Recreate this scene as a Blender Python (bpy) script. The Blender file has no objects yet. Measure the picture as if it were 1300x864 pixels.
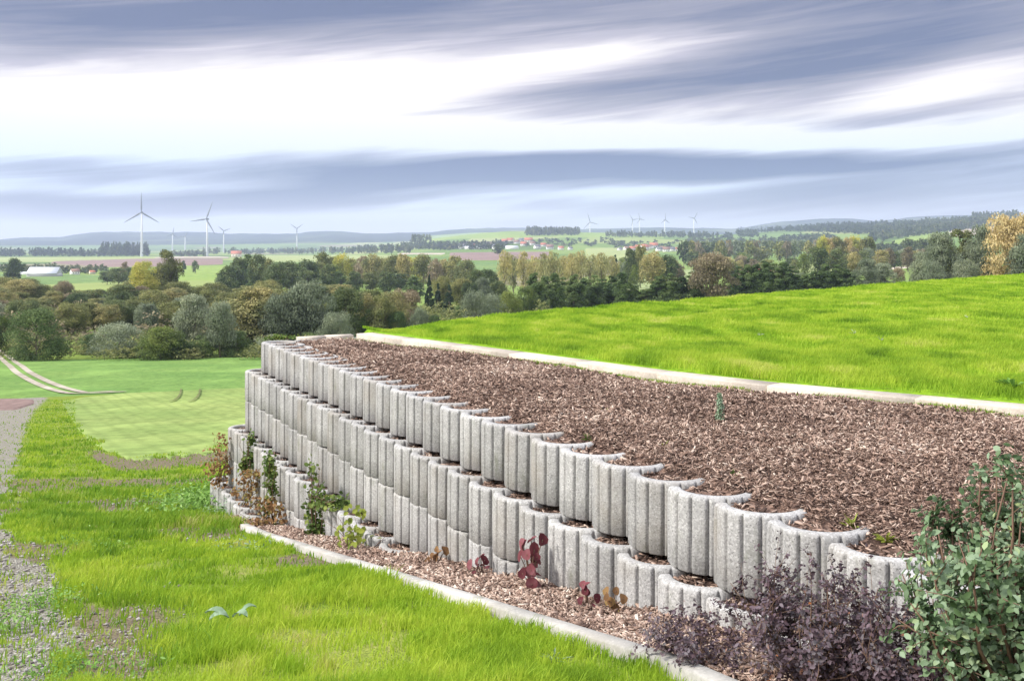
import bpy, math, random
import numpy as np
from mathutils import Vector, Matrix

R = math.radians
rng = np.random.default_rng(11)
random.seed(5)
S = bpy.context.scene
COL = S.collection
F, CX, HY = 1264.0, 650.0, 316.0          # photograph: focal length in pixels, centre column, eye-level row
SA, CA = math.sin(R(27.21)), math.cos(R(27.21))   # direction of the planter wall
DV = np.array([-SA, CA, 0.0]); NV = np.array([CA, SA, 0.0])

ORD = ['first', 'second', 'third', 'fourth', 'fifth', 'sixth', 'seventh', 'eighth', 'ninth', 'tenth', 'eleventh', 'twelfth',
       'thirteenth', 'fourteenth', 'fifteenth', 'sixteenth', 'seventeenth', 'eighteenth', 'nineteenth', 'twentieth']
def ordinal(i):
    if i < 20: return ORD[i]
    tens = {2: 'twenty', 3: 'thirty', 4: 'forty'}[(i + 1) // 10]
    if (i + 1) % 10 == 0: return {3: 'thirtieth', 4: 'fortieth'}[(i + 1) // 10]
    return tens + '-' + ORD[(i + 1) % 10 - 1]

# ------------------------------------------------------------------ helpers
def tag(o, label=None, cat=None, group=None, kind=None):
    if label: o['label'] = label
    if cat: o['category'] = cat
    if group: o['group'] = group
    if kind: o['kind'] = kind
    return o

def empty(name, loc=(0, 0, 0), rz=0):
    o = bpy.data.objects.new(name, None); COL.objects.link(o)
    o.location = loc; o.rotation_euler = (0, 0, rz); o.empty_display_size = .1
    return o

def mesh_obj(name, v, f, mat, parent=None, smooth=False, tint=None, mats=None, midx=None):
    """v (N,3), f: (M,k) array or list of arrays of uniform k"""
    v = np.asarray(v, dtype=np.float32)
    fl = f if isinstance(f, list) else [f]
    fl = [np.asarray(a, dtype=np.int32) for a in fl if len(a)]
    loops = np.concatenate([a.ravel() for a in fl])
    tot = np.concatenate([np.full(len(a), a.shape[1], dtype=np.int32) for a in fl])
    start = np.concatenate([[0], np.cumsum(tot)[:-1]]).astype(np.int32)
    me = bpy.data.meshes.new(name)
    me.vertices.add(len(v)); me.vertices.foreach_set('co', v.ravel())
    me.loops.add(len(loops)); me.loops.foreach_set('vertex_index', loops)
    me.polygons.add(len(tot)); me.polygons.foreach_set('loop_start', start); me.polygons.foreach_set('loop_total', tot)
    if smooth: me.polygons.foreach_set('use_smooth', np.ones(len(tot), dtype=bool))
    for m in (mats or [mat]): me.materials.append(m)
    if midx is not None: me.polygons.foreach_set('material_index', np.asarray(midx, dtype=np.int32))
    if tint is not None:
        a = me.attributes.new('tint', 'FLOAT', 'FACE'); a.data.foreach_set('value', np.asarray(tint, dtype=np.float32))
    me.update(calc_edges=True); me.validate()
    o = bpy.data.objects.new(name, me); COL.objects.link(o)
    if parent: o.parent = parent
    return o

class MB:
    """collects simple solids into one mesh"""
    def __init__(s): s.v = []; s.q = []; s.t = []; s.n = 0
    def add(s, v, q=(), t=()):
        v = np.asarray(v, dtype=float)
        s.v.append(v)
        if len(q): s.q.append(np.asarray(q) + s.n)
        if len(t): s.t.append(np.asarray(t) + s.n)
        s.n += len(v)
    def box(s, c, d, rz=0.0):
        x, y, z = [k / 2 for k in d]
        p = np.array([[i * x, j * y, k * z] for k in (-1, 1) for j in (-1, 1) for i in (-1, 1)])
        cs, sn = math.cos(rz), math.sin(rz)
        p = np.stack([p[:, 0] * cs - p[:, 1] * sn, p[:, 0] * sn + p[:, 1] * cs, p[:, 2]], 1) + np.array(c)
        s.add(p, [[0, 2, 3, 1], [4, 5, 7, 6], [0, 1, 5, 4], [2, 6, 7, 3], [0, 4, 6, 2], [1, 3, 7, 5]])
    def tube(s, pts, rad, k=6):
        pts = [np.array(p, dtype=float) for p in pts]; n = len(pts); vs = []
        for i, p in enumerate(pts):
            d = pts[min(i + 1, n - 1)] - pts[max(i - 1, 0)]; d = d / (np.linalg.norm(d) + 1e-9)
            a = np.cross(d, [0.31, 0.87, 0.38]); a /= (np.linalg.norm(a) + 1e-9); b = np.cross(d, a)
            for j in range(k):
                t = 2 * math.pi * j / k
                vs.append(p + rad[i] * (math.cos(t) * a + math.sin(t) * b))
        q = [[i * k + j, i * k + (j + 1) % k, (i + 1) * k + (j + 1) % k, (i + 1) * k + j] for i in range(n - 1) for j in range(k)]
        vs.append(pts[-1]); t = [[(n - 1) * k + j, (n - 1) * k + (j + 1) % k, n * k] for j in range(k)]
        s.add(vs, q, t)
    def build(s, name, mat, parent=None, smooth=False):
        f = []
        if s.q: f.append(np.concatenate(s.q))
        if s.t: f.append(np.concatenate(s.t))
        return mesh_obj(name, np.concatenate(s.v), f, mat, parent, smooth)

def copy_tree(o, parent=None):
    c = o.copy(); COL.objects.link(c); c.parent = parent
    for ch in list(o.children): copy_tree(ch, c)
    return c

def vnoise(x, y, seed=0):
    """smooth value noise, 0..1"""
    def h(i, j):
        n = (i.astype(np.int64) * 374761393 + j.astype(np.int64) * 668265263 + seed * 974634777) & 0xffffffff
        n = ((n ^ (n >> 13)) * 1274126177) & 0xffffffff
        return ((n ^ (n >> 16)) & 0xffff) / 65535.0
    x = np.asarray(x, dtype=float); y = np.asarray(y, dtype=float)
    xi = np.floor(x); yi = np.floor(y); fx = x - xi; fy = y - yi
    fx = fx * fx * (3 - 2 * fx); fy = fy * fy * (3 - 2 * fy)
    a = h(xi, yi); b = h(xi + 1, yi); c = h(xi, yi + 1); d = h(xi + 1, yi + 1)
    return (a * (1 - fx) + b * fx) * (1 - fy) + (c * (1 - fx) + d * fx) * fy
def fbm(x, y, seed=0, o=3):
    s = 0; a = 1; t = 0
    for k in range(o):
        s = s + a * vnoise(x * 2 ** k, y * 2 ** k, seed + k); t += a; a *= .5
    return s / t
def sstep(a, b, x):
    t = np.clip((x - a) / (b - a), 0, 1); return t * t * (3 - 2 * t)

# ------------------------------------------------------------------ materials
class NT:
    def __init__(s, tree): s.t = tree; s.t.nodes.clear()
    def n(s, typ, **kw):
        nd = s.t.nodes.new(typ)
        for k, v in kw.items():
            if k == 'inp':
                for a, b in v.items():
                    if hasattr(b, 'is_linked') or isinstance(b, bpy.types.NodeSocket): s.t.links.new(b, nd.inputs[a])
                    else: nd.inputs[a].default_value = b
            else: setattr(nd, k, v)
        return nd
    def math(s, op, a, b=0.0, c=0.0, clamp=False):
        nd = s.t.nodes.new('ShaderNodeMath'); nd.operation = op; nd.use_clamp = clamp
        for i, x in enumerate((a, b, c)):
            if isinstance(x, bpy.types.NodeSocket): s.t.links.new(x, nd.inputs[i])
            else: nd.inputs[i].default_value = x
        return nd.outputs[0]
    def mix(s, f, a, b, blend='MIX'):
        nd = s.t.nodes.new('ShaderNodeMix'); nd.data_type = 'RGBA'; nd.blend_type = blend
        for i, x in ((0, f), (6, a), (7, b)):
            if isinstance(x, bpy.types.NodeSocket): s.t.links.new(x, nd.inputs[i])
            else: nd.inputs[i].default_value = (*x, 1) if isinstance(x, tuple) and len(x) == 3 else x
        return nd.outputs[2]
    def ramp(s, f, stops, interp='LINEAR'):
        nd = s.t.nodes.new('ShaderNodeValToRGB'); cr = nd.color_ramp; cr.interpolation = interp
        while len(cr.elements) < len(stops): cr.elements.new(.5)
        for e, (p, c) in zip(cr.elements, stops):
            e.position = p; e.color = (*c, 1) if len(c) == 3 else c
        s.t.links.new(f, nd.inputs[0]); return nd.outputs[0]
    def noise(s, vec, scale, detail=3, rough=.55, dist=0.0):
        nd = s.n('ShaderNodeTexNoise', inp={'Scale': scale, 'Detail': detail, 'Roughness': rough, 'Distortion': dist})
        if vec is not None: s.t.links.new(vec, nd.inputs['Vector'])
        return nd.outputs[0]
    def mapping(s, vec, scale=(1, 1, 1), rot=(0, 0, 0), loc=(0, 0, 0)):
        nd = s.n('ShaderNodeMapping', inp={'Scale': scale, 'Rotation': rot, 'Location': loc}); s.t.links.new(vec, nd.inputs[0]); return nd.outputs[0]

def mat(name):
    m = bpy.data.materials.new(name); m.use_nodes = True
    return m, NT(m.node_tree)
def finish(nt, color, rough=.9, bump=None, bstr=.3, bdist=.01, spec=.2):
    p = nt.n('ShaderNodeBsdfPrincipled', inp={'Roughness': rough, 'Specular IOR Level': spec})
    if isinstance(color, bpy.types.NodeSocket): nt.t.links.new(color, p.inputs['Base Color'])
    else: p.inputs['Base Color'].default_value = (*color, 1)
    if bump is not None:
        b = nt.n('ShaderNodeBump', inp={'Strength': bstr, 'Distance': bdist, 'Height': bump})
        nt.t.links.new(b.outputs[0], p.inputs['Normal'])
    o = nt.n('ShaderNodeOutputMaterial'); nt.t.links.new(p.outputs[0], o.inputs[0])

def simple(name, col, rough=.8, var=.12, scale=6, spec=.2):
    m, nt = mat(name)
    tc = nt.n('ShaderNodeTexCoord').outputs['Object']
    n = nt.noise(tc, scale, 4)
    c = nt.mix(n, tuple(k * (1 - var) for k in col), tuple(min(1, k * (1 + var)) for k in col))
    finish(nt, c, rough, n, .15, .01, spec); return m

def leaf_mat(name, cols, patch=.35, trans=.3, rnd=.25, rough=.65, spec=.15):
    """foliage: colour varies per leaf (tint), per clump (3D noise) and per plant"""
    m, nt = mat(name)
    at = nt.n('ShaderNodeAttribute', attribute_name='tint').outputs['Fac']
    tc = nt.n('ShaderNodeTexCoord').outputs['Object']
    oi = nt.n('ShaderNodeObjectInfo').outputs['Random']
    off = nt.n('ShaderNodeVectorMath', operation='ADD'); nt.t.links.new(tc, off.inputs[0])
    sc = nt.math('MULTIPLY', oi, 57.0); cx = nt.n('ShaderNodeCombineXYZ', inp={0: sc, 1: sc}); nt.t.links.new(cx.outputs[0], off.inputs[1])
    n = nt.noise(off.outputs[0], patch, 2)
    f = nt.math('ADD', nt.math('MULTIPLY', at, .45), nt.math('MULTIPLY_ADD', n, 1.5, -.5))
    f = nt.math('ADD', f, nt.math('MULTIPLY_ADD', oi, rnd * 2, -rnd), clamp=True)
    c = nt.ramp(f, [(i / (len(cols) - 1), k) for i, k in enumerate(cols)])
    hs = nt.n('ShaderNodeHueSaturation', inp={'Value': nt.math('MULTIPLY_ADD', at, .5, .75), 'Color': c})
    c = hs.outputs[0]
    d = nt.n('ShaderNodeBsdfPrincipled', inp={'Roughness': rough, 'Specular IOR Level': spec, 'Base Color': c})
    t = nt.n('ShaderNodeBsdfTranslucent', inp={'Color': c})
    mx = nt.n('ShaderNodeMixShader', inp={0: trans}); nt.t.links.new(d.outputs[0], mx.inputs[1]); nt.t.links.new(t.outputs[0], mx.inputs[2])
    o = nt.n('ShaderNodeOutputMaterial'); nt.t.links.new(mx.outputs[0], o.inputs[0])
    return m

def m_concrete(name, base=(.50, .50, .50), speck=.55, scale=140, grain=.6):
    m, nt = mat(name)
    tc = nt.n('ShaderNodeTexCoord').outputs['Object']
    oi = nt.n('ShaderNodeObjectInfo').outputs['Random']
    of = nt.n('ShaderNodeVectorMath', operation='ADD'); nt.t.links.new(tc, of.inputs[0])
    cx = nt.n('ShaderNodeCombineXYZ', inp={0: nt.math('MULTIPLY', oi, 31.0), 2: nt.math('MULTIPLY', oi, 17.0)}); nt.t.links.new(cx.outputs[0], of.inputs[1]); tc = of.outputs[0]
    v = nt.n('ShaderNodeTexVoronoi', inp={'Scale': scale}); nt.t.links.new(tc, v.inputs[0])
    bw = nt.n('ShaderNodeSeparateColor'); nt.t.links.new(v.outputs['Color'], bw.inputs[0])
    fine = nt.noise(tc, scale * 1.1, 4, .75)
    big = nt.noise(tc, 4.5, 4)
    f = nt.math('ADD', nt.math('MULTIPLY', bw.outputs[0], grain), nt.math('MULTIPLY', fine, 1.0 - grain + .25))
    lo = tuple(k * speck for k in base); hi = tuple(min(.85, k * 1.5) for k in base)
    c = nt.ramp(f, [(.18, lo), (.38, tuple(k * .9 for k in base)), (.72, tuple(k * 1.08 for k in base)), (.95, hi)])
    g = nt.math('MULTIPLY_ADD', big, .55, .70)
    g = nt.math('MULTIPLY', g, nt.math('MULTIPLY_ADD', oi, .26, .86))
    c = nt.mix(1.0, c, nt.n('ShaderNodeCombineXYZ', inp={0: g, 1: g, 2: g}).outputs[0], 'MULTIPLY')
    warm = nt.noise(tc, 2.6, 3)
    c = nt.mix(nt.math('MULTIPLY', nt.math('SUBTRACT', warm, .5, clamp=True), 2.2), c, (.27, .235, .19))
    mo = nt.noise(nt.mapping(tc, (7, 7, 3)), 1.3, 4, .7)
    c = nt.mix(nt.math('MULTIPLY', nt.math('SUBTRACT', mo, .57, clamp=True), 3.2, clamp=True), c, (.16, .17, .11))
    finish(nt, c, .92, nt.math('ADD', fine, nt.math('MULTIPLY', v.outputs['Distance'], .3)), .45, .0025, .12); return m

M = {}
M['ring'] = m_concrete('speckled_concrete', (.35, .345, .338), .12, 175)
M['kerb'] = m_concrete('smooth_concrete', (.43, .415, .385), .8, 70, .2)
M['strip'] = m_concrete('pale_edging_concrete', (.52, .46, .39), .85, 60, .2)

# bark: colour from each chip's tint
m, nt = mat('bark_chips')
at = nt.n('ShaderNodeAttribute', attribute_name='tint').outputs['Fac']
tc = nt.n('ShaderNodeTexCoord').outputs['Object']
c = nt.ramp(at, [(0, (.045, .028, .022)), (.25, (.15, .098, .076)), (.5, (.31, .215, .17)), (.75, (.47, .36, .295)), (.93, (.62, .51, .42)), (1, (.66, .58, .50))])
n = nt.noise(tc, 60, 3)
c = nt.mix(.5, c, nt.ramp(n, [(.3, (.55, .52, .5)), (.7, (1.3, 1.25, 1.2))]), 'MULTIPLY')
finish(nt, c, .85, n, .4, .003); M['bark'] = m
m, nt = mat('bark_litter')
tc = nt.n('ShaderNodeTexCoord').outputs['Object']
v = nt.n('ShaderNodeTexVoronoi', inp={'Scale': 45.0}); nt.t.links.new(nt.mapping(tc, (1, .55, 1), (0, 0, .6)), v.inputs[0])
bw = nt.n('ShaderNodeRGBToBW'); nt.t.links.new(v.outputs['Color'], bw.inputs[0])
c = nt.ramp(bw.outputs[0], [(.2, (.03, .018, .014)), (.5, (.09, .055, .043)), (.8, (.2, .13, .10))])
finish(nt, c, .95, v.outputs['Distance'], .8, .02); M['litter'] = m

# grass blades
def grass_mat(name, cols, trans=.45):
    m, nt = mat(name)
    at = nt.n('ShaderNodeAttribute', attribute_name='tint').outputs['Fac']
    tc = nt.n('ShaderNodeTexCoord').outputs['Object']
    n = nt.noise(tc, .9, 3, .6)
    f = nt.math('ADD', nt.math('MULTIPLY', at, .6), nt.math('MULTIPLY_ADD', n, 1.3, -.45), clamp=True)
    c = nt.ramp(f, cols)
    d = nt.n('ShaderNodeBsdfPrincipled', inp={'Roughness': .55, 'Specular IOR Level': .12, 'Base Color': c})
    t = nt.n('ShaderNodeBsdfTranslucent', inp={'Color': c})
    mx = nt.n('ShaderNodeMixShader', inp={0: trans}); nt.t.links.new(d.outputs[0], mx.inputs[1]); nt.t.links.new(t.outputs[0], mx.inputs[2])
    o = nt.n('ShaderNodeOutputMaterial'); nt.t.links.new(mx.outputs[0], o.inputs[0])
    return m
M['lawn'] = grass_mat('lawn_grass', [(0, (.11, .20, .022)), (.4, (.27, .42, .032)), (.8, (.43, .54, .055)), (1, (.50, .46, .16))])
M['crop'] = grass_mat('young_crop', [(0, (.11, .21, .022)), (.4, (.27, .43, .035)), (.8, (.44, .56, .06)), (1, (.58, .60, .16))])
M['rough'] = grass_mat('rough_grass', [(0, (.10, .22, .03)), (.5, (.20, .34, .03)), (.8, (.31, .42, .05)), (1, (.42, .40, .16))])

# ------------------------------------------------------------------ terrain
COLX = np.array([-900, -200, 0, 200, 400, 650, 900, 1100, 1300, 1500, 2200.])
near = {0.5: 1.05, 1: 1.07, 1.6: 1.08, 2: 1.10, 2.5: 1.155}
rows = [(y, [HY + F * h / y] * 11) for y, h in near.items()]
for y in (3, 3.5, 4, 4.5, 5, 5.6, 6.3, 7, 8, 9, 10, 11): rows.append((y, [HY + F * (.643 + .203 * y) / y] * 11))
rows += [(15, [618] * 11), (20, [589] * 11), (30, [557] * 11), (50, [519] * 11), (70, [494] * 11), (100, [468] * 11),
 (125, [456, 456, 456, 456, 455, 450, 440, 425, 405, 400, 400]),
 (200, [415, 415, 415, 415, 415, 412, 396, 380, 366, 362, 362]),
 (300, [391, 391, 391, 390, 390, 393, 372, 360, 353, 350, 350]),
 (450, [373, 373, 372, 371, 371, 376, 359, 349, 344, 342, 342]),
 (700, [358, 358, 357, 356, 355, 355, 347, 342, 336, 334, 334]),
 (1000, [348, 348, 346, 345, 343, 341, 338, 331, 321, 318, 318]),
 (1500, [337, 337, 336, 335, 333, 326, 325, 317, 304, 300, 300]),
 (2200, [328, 328, 328, 327, 327, 316, 315, 305, 289, 285, 285]),
 (3000, [323, 323, 323, 323, 323, 303, 304, 293, 280, 276, 276]),
 (3800, [321, 321, 321, 321, 321, 293, 299, 285, 275, 272, 272]),
 (5000, [319, 319, 319, 319, 318, 301, 301, 290, 282, 280, 280]),
 (6200, [313, 313, 312, 311, 309, 304, 300, 290, 284, 282, 282]),
 (7200, [307, 307, 306, 304, 301, 298, 296, 284, 281, 280, 280]),
 (8500, [303, 303, 303, 296, 291, 291, 289, 276, 279, 280, 280]),
 (9700, [307, 307, 307, 301, 297, 296, 294, 283, 284, 285, 285]),
 (12500, [318, 318, 318, 316, 316, 316, 312, 305, 305, 305, 305])]
ROWY = np.log(np.array([r[0] for r in rows], dtype=float)); TAB = (np.array([r[1] for r in rows], dtype=float) - HY) / F
COLU = (COLX - CX) / F
def ground_H(X, Y):
    X = np.asarray(X, dtype=float); Y = np.asarray(Y, dtype=float)
    Yc = np.clip(Y, .5, 17000); u = np.clip(X / Yc, COLU[0], COLU[-1])
    ly = np.log(Yc)
    i = np.clip(np.searchsorted(ROWY, ly) - 1, 0, len(ROWY) - 2)
    t = (ly - ROWY[i]) / (ROWY[i + 1] - ROWY[i])
    j = np.clip(np.searchsorted(COLU, u) - 1, 0, len(COLU) - 2)
    s = (u - COLU[j]) / (COLU[j + 1] - COLU[j]); s = s * s * (3 - 2 * s) * .5 + s * .5
    def g(ii):
        ii = np.clip(ii, 0, len(ROWY) - 1); return TAB[ii, j] * (1 - s) + TAB[ii, j + 1] * s
    p0, p1, p2, p3 = g(i - 1), g(i), g(i + 1), g(i + 2)
    cr = .5 * (2 * p1 + (p2 - p0) * t + (2 * p0 - 5 * p1 + 4 * p2 - p3) * t * t + (3 * p1 - p0 - 3 * p2 + p3) * t ** 3)
    lin = p1 * (1 - t) + p2 * t
    k = np.where(Yc < 11, 0.0, .6)
    H = (cr * k + lin * (1 - k)) * Yc
    # distant ridgeline gets its own swells
    H = H - sstep(6000, 8500, Yc) * (60 * (fbm(u * 11 + 5, Yc / 4000, 3, 4) - .5) * 2.0)
    H = H - sstep(1200, 2500, Yc) * 6 * (fbm(X / 700, Y / 700, 8, 3) - .5)
    return H
def ground_z(X, Y): return -ground_H(X, Y)

def near_bump(X, Y):
    X = np.asarray(X, dtype=float); Y = np.asarray(Y, dtype=float)
    t = -X * 0 + (X * CA + Y * SA)
    w = sstep(1.75, 1.2, t) * sstep(34, 14, Y)
    return w * ((fbm(X * 1.3, Y * 1.3, 21, 3) - .5) * .10 + (fbm(X * 7, Y * 7, 31, 2) - .5) * .02)

LY = np.exp(np.linspace(math.log(.9), math.log(13000), 6000))
_UC = {}
def unproject(px, py, ymin=.9):
    """pixel on the terrain -> world point (first hit from the camera)"""
    kx = round(px * 2) / 2
    if kx not in _UC:
        uu = (kx - CX) / F; H = ground_H(uu * LY, LY); _UC[kx] = HY + F * H / LY
    q = _UC[kx]; u = (px - CX) / F
    ok = (q <= py) & (LY >= ymin); k = int(np.argmax(ok)) if ok.any() else len(LY) - 1
    if k > 0 and q[k - 1] > py:
        f = (q[k - 1] - py) / (q[k - 1] - q[k] + 1e-12); Y = LY[k - 1] * (1 - f) + LY[k] * f
    else: Y = LY[k]
    return np.array([u * Y, Y, -float(ground_H(u * Y, Y))])
def wp(t, D, z=0.0):
    """wall frame: t metres along the wall (away), D metres across"""
    return DV * t + NV * D + np.array([0, 0, z])

# track of gravel on the left, as masks over the near ground
TRK_Y = np.array([500, 520, 540, 570, 600, 640, 680, 710, 740, 770, 800, 830, 864, 1200])
TRK_X = np.array([66, 44, 33, 26, 16, 2, 8, 28, 44, 48, 70, 52, 44, 26])
def px_of(X, Y):
    Yc = np.maximum(Y, .5); return CX + F * X / Yc, HY + F * ground_H(X, Yc) / Yc
def bare_mask(X, Y):
    """0 grass .. 1 bare gravel/soil"""
    x, y = px_of(X, Y)
    n = fbm(X * 1.1, Y * .8, 77, 4) - .5
    e = np.interp(y, TRK_Y, TRK_X) + n * (26 + .75 * np.clip(y - 560, 0, 300)) * sstep(505, 620, y)
    g = sstep(14, -14, x - e) * sstep(498, 508, y)
    # worn soil patches
    p = sstep(.46, .58, fbm(X * 2.1 + 3, Y * 1.5, 41, 3)) * sstep(300, 130, x) * sstep(735, 765, y)
    p2 = sstep(.49, .60, fbm(X * .9, Y * .5, 51, 3)) * sstep(590, 615, y) * sstep(760, 700, y) * .8
    # strip of dark soil at the end of the crop field
    yc = np.interp(x, [95, 120, 150, 200, 290], [566, 578, 590, 588, 578])
    s = sstep(12, 4, np.abs(y - yc) + n * 10) * sstep(95, 130, x) * sstep(330, 300, x)
    return g, np.maximum(np.maximum(p, p2), s)

# ground sheet
def build_ground():
    nr, nc = 640, 420
    a = np.exp(np.linspace(math.log(1.0), math.log(6203.0), nr)) - 3.0
    w = np.sinh(np.linspace(-1.7, 1.7, nc)) / math.sinh(1.7) * 1.35
    Yg, Wg = np.meshgrid(a, w, indexing='ij')
    X = Wg * (Yg + 3.0)
    Z = -ground_H(X, Yg) + near_bump(X, Yg)
    v = np.stack([X, Yg, Z], -1).reshape(-1, 3)
    i = np.arange(nr - 1)[:, None] * nc + np.arange(nc - 1)[None]
    f = np.stack([i, i + 1, i + nc + 1, i + nc], -1).reshape(-1, 4)
    o = mesh_obj('ground', v, f, M['ground'], smooth=True)
    g, s = bare_mask(v[:, 0], v[:, 1])
    for nme, d in (('gravel', g), ('soil', s)):
        at = o.data.attributes.new(nme, 'FLOAT', 'POINT'); at.data.foreach_set('value', d.astype(np.float32))
    tag(o, kind='structure')
    # far range of hills
    nr, nc = 90, 500
    a = np.exp(np.linspace(math.log(6200), math.log(12000), nr))
    w = np.linspace(-1.0, 1.0, nc)
    Yg, Wg = np.meshgrid(a, w, indexing='ij'); X = Wg * Yg
    v = np.stack([X, Yg, -ground_H(X, Yg)], -1).reshape(-1, 3)
    i = np.arange(nr - 1)[:, None] * nc + np.arange(nc - 1)[None]
    f = np.stack([i, i + 1, i + nc + 1, i + nc], -1).reshape(-1, 4)
    tag(mesh_obj('hills', v, f, M['hill'], smooth=True), kind='structure')

m, nt = mat('ground_cover')
geo = nt.n('ShaderNodeNewGeometry').outputs['Position']
g = nt.n('ShaderNodeAttribute', attribute_name='gravel').outputs['Fac']
so = nt.n('ShaderNodeAttribute', attribute_name='soil').outputs['Fac']
sep = nt.n('ShaderNodeSeparateXYZ', inp={0: geo})
far = nt.n('ShaderNodeMapRange', inp={0: sep.outputs[1], 1: 60.0, 2: 260.0}).outputs[0]
n1 = nt.noise(geo, 1.1, 4); n2 = nt.noise(geo, 16, 4, .7); n3 = nt.noise(geo, 70, 3, .7)
grass = nt.ramp(nt.math('ADD', nt.math('MULTIPLY', n1, .6), nt.math('MULTIPLY', n2, .5)), [(.3, (.07, .10, .018)), (.5, (.15, .22, .025)), (.68, (.24, .27, .06)), (.8, (.27, .22, .12))])
# patchwork of far meadows and fields
v = nt.n('ShaderNodeTexVoronoi', inp={'Scale': 1.0, 'Randomness': .9})
nt.t.links.new(nt.mapping(geo, (.004, .0022, 0), (0, 0, .3)), v.inputs[0])
bw = nt.n('ShaderNodeSeparateColor'); nt.t.links.new(v.outputs['Color'], bw.inputs[0])
field = nt.ramp(bw.outputs[0], [(0, (.12, .19, .05)), (.25, (.19, .26, .07)), (.42, (.09, .14, .045)), (.56, (.27, .31, .11)), (.7, (.14, .21, .055)), (.8, (.24, .19, .15)), (.9, (.33, .34, .16))], 'CONSTANT')
field = nt.mix(nt.math('MULTIPLY', nt.noise(geo, .02, 4), .5), field, (.12, .20, .03))
grass = nt.mix(far, grass, field)
sto = nt.n('ShaderNodeTexVoronoi', inp={'Scale': 85.0}); nt.t.links.new(geo, sto.inputs[0])
sb = nt.n('ShaderNodeRGBToBW'); nt.t.links.new(sto.outputs['Color'], sb.inputs[0])
grav = nt.ramp(nt.math('ADD', nt.math('MULTIPLY', sb.outputs[0], .6), nt.math('MULTIPLY', n2, .45)), [(.25, (.12, .10, .075)), (.5, (.23, .215, .175)), (.8, (.37, .355, .31))])
soil = nt.ramp(nt.math('ADD', nt.math('MULTIPLY', n3, .5), nt.math('MULTIPLY', n2, .5)), [(.35, (.09, .07, .045)), (.55, (.20, .165, .11)), (.75, (.35, .31, .23))])
rag = nt.math('MULTIPLY_ADD', n2, .7, -.35)
gm = nt.n('ShaderNodeMapRange', inp={0: nt.math('ADD', g, rag), 1: .35, 2: .6}).outputs[0]
sm = nt.n('ShaderNodeMapRange', inp={0: nt.math('ADD', so, rag), 1: .35, 2: .6}).outputs[0]
c = nt.mix(sm, grass, soil); c = nt.mix(gm, c, grav)
finish(nt, c, .95, nt.math('ADD', nt.math('MULTIPLY', sto.outputs['Distance'], -1.0), n2), .6, .02, .1); M['ground'] = m

m, nt = mat('far_hills')
geo = nt.n('ShaderNodeNewGeometry').outputs['Position']
c = nt.ramp(nt.noise(nt.mapping(geo, (.0012, .0006, .004)), 1, 4), [(.45, (.02, .03, .03)), (.55, (.035, .05, .04)), (.62, (.10, .12, .07)), (.72, (.14, .14, .09))])
finish(nt, c, 1.0, spec=0.0); M['hill'] = m
build_ground()

# ------------------------------------------------------------------ fields laid over the land
def sheet(name, xs, top, bot, material, n=24, m=10, lift=None, kind='structure', ymin=.9, rag=0):
    """strip of land between two pixel curves, unprojected to the terrain"""
    X = np.linspace(xs[0], xs[-1], n); T = np.interp(X, xs, top); B = np.interp(X, xs, bot)
    if rag: B = B + (fbm(X / 9, X * 0, 5, 3) - .5) * rag * 2
    pts = []
    for x, t, b in zip(X, T, B):
        for k in range(m):
            p = unproject(x, b + (t - b) * k / (m - 1), ymin)
            p[2] += (lift if lift is not None else .012 + p[1] * .0005) + float(near_bump(p[0], p[1]))
            if k in (0, m - 1) or x in (X[0], X[-1]): p[2] -= .07 + p[1] * .001
            pts.append(p)
    i = np.arange(n - 1)[:, None] * m + np.arange(m - 1)[None]
    f = np.stack([i, i + m, i + m + 1, i + 1], -1).reshape(-1, 4)
    return tag(mesh_obj(name, pts, f, material, smooth=True), kind=kind)
def field_mat(name, a, b, scale=.05, rows=None, rot=0.0):
    m, nt = mat(name)
    geo = nt.n('ShaderNodeNewGeometry').outputs['Position']
    n = nt.noise(geo, scale, 5, .6)
    c = nt.ramp(n, [(.35, a), (.65, b)])
    n2 = nt.noise(nt.mapping(geo, (1, .4, 1), (0, 0, rot)), 2.2, 5, .75)
    c = nt.mix(nt.ramp(n2, [(.42, (0, 0, 0)), (.68, (.8, .8, .8))]), c, tuple(k * .52 for k in a))
    n3 = nt.noise(nt.mapping(geo, (1, .35, 1)), .25, 3, .6)
    c = nt.mix(nt.ramp(n3, [(.5, (0, 0, 0)), (.75, (.5, .5, .5))]), c, tuple(min(.6, k * 1.5) for k in b))
    if rows:
        w = nt.n('ShaderNodeTexWave', inp={'Scale': rows, 'Distortion': .7, 'Detail': 2.0})
        nt.t.links.new(nt.mapping(geo, rot=(0, 0, rot)), w.inputs[0])
        c = nt.mix(nt.math('MULTIPLY', nt.ramp(w.outputs['Fac'], [(.05, (1, 1, 1)), (.35, (0, 0, 0))]), .2), c, tuple(k * .5 for k in a))
    finish(nt, c, 1.0, spec=.05); return m
FM = {'light': field_mat('light_green_field', (.28, .33, .13), (.34, .38, .16), .004),
      'green': field_mat('green_field', (.13, .215, .075), (.19, .265, .09), .02),
      'bright': field_mat('bright_green_field', (.20, .29, .075), (.26, .34, .09), .01),
      'brown': field_mat('ploughed_field', (.22, .155, .14), (.28, .20, .175), .01),
      'tan': field_mat('stubble_field', (.42, .35, .28), (.50, .43, .34), .01),
      'pale': field_mat('pale_green_field', (.25, .31, .14), (.31, .36, .17), .004),
      'crop': field_mat('seeded_field', (.205, .285, .085), (.28, .34, .11), .12, .38, -.466),
      'meadow': field_mat('meadow', (.13, .235, .06), (.18, .285, .075), .09)}
sheet('field', [-260, 0, 310, 420], [452, 456, 452, 450], [520, 508, 494, 488], FM['meadow'], 60, 24)
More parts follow.
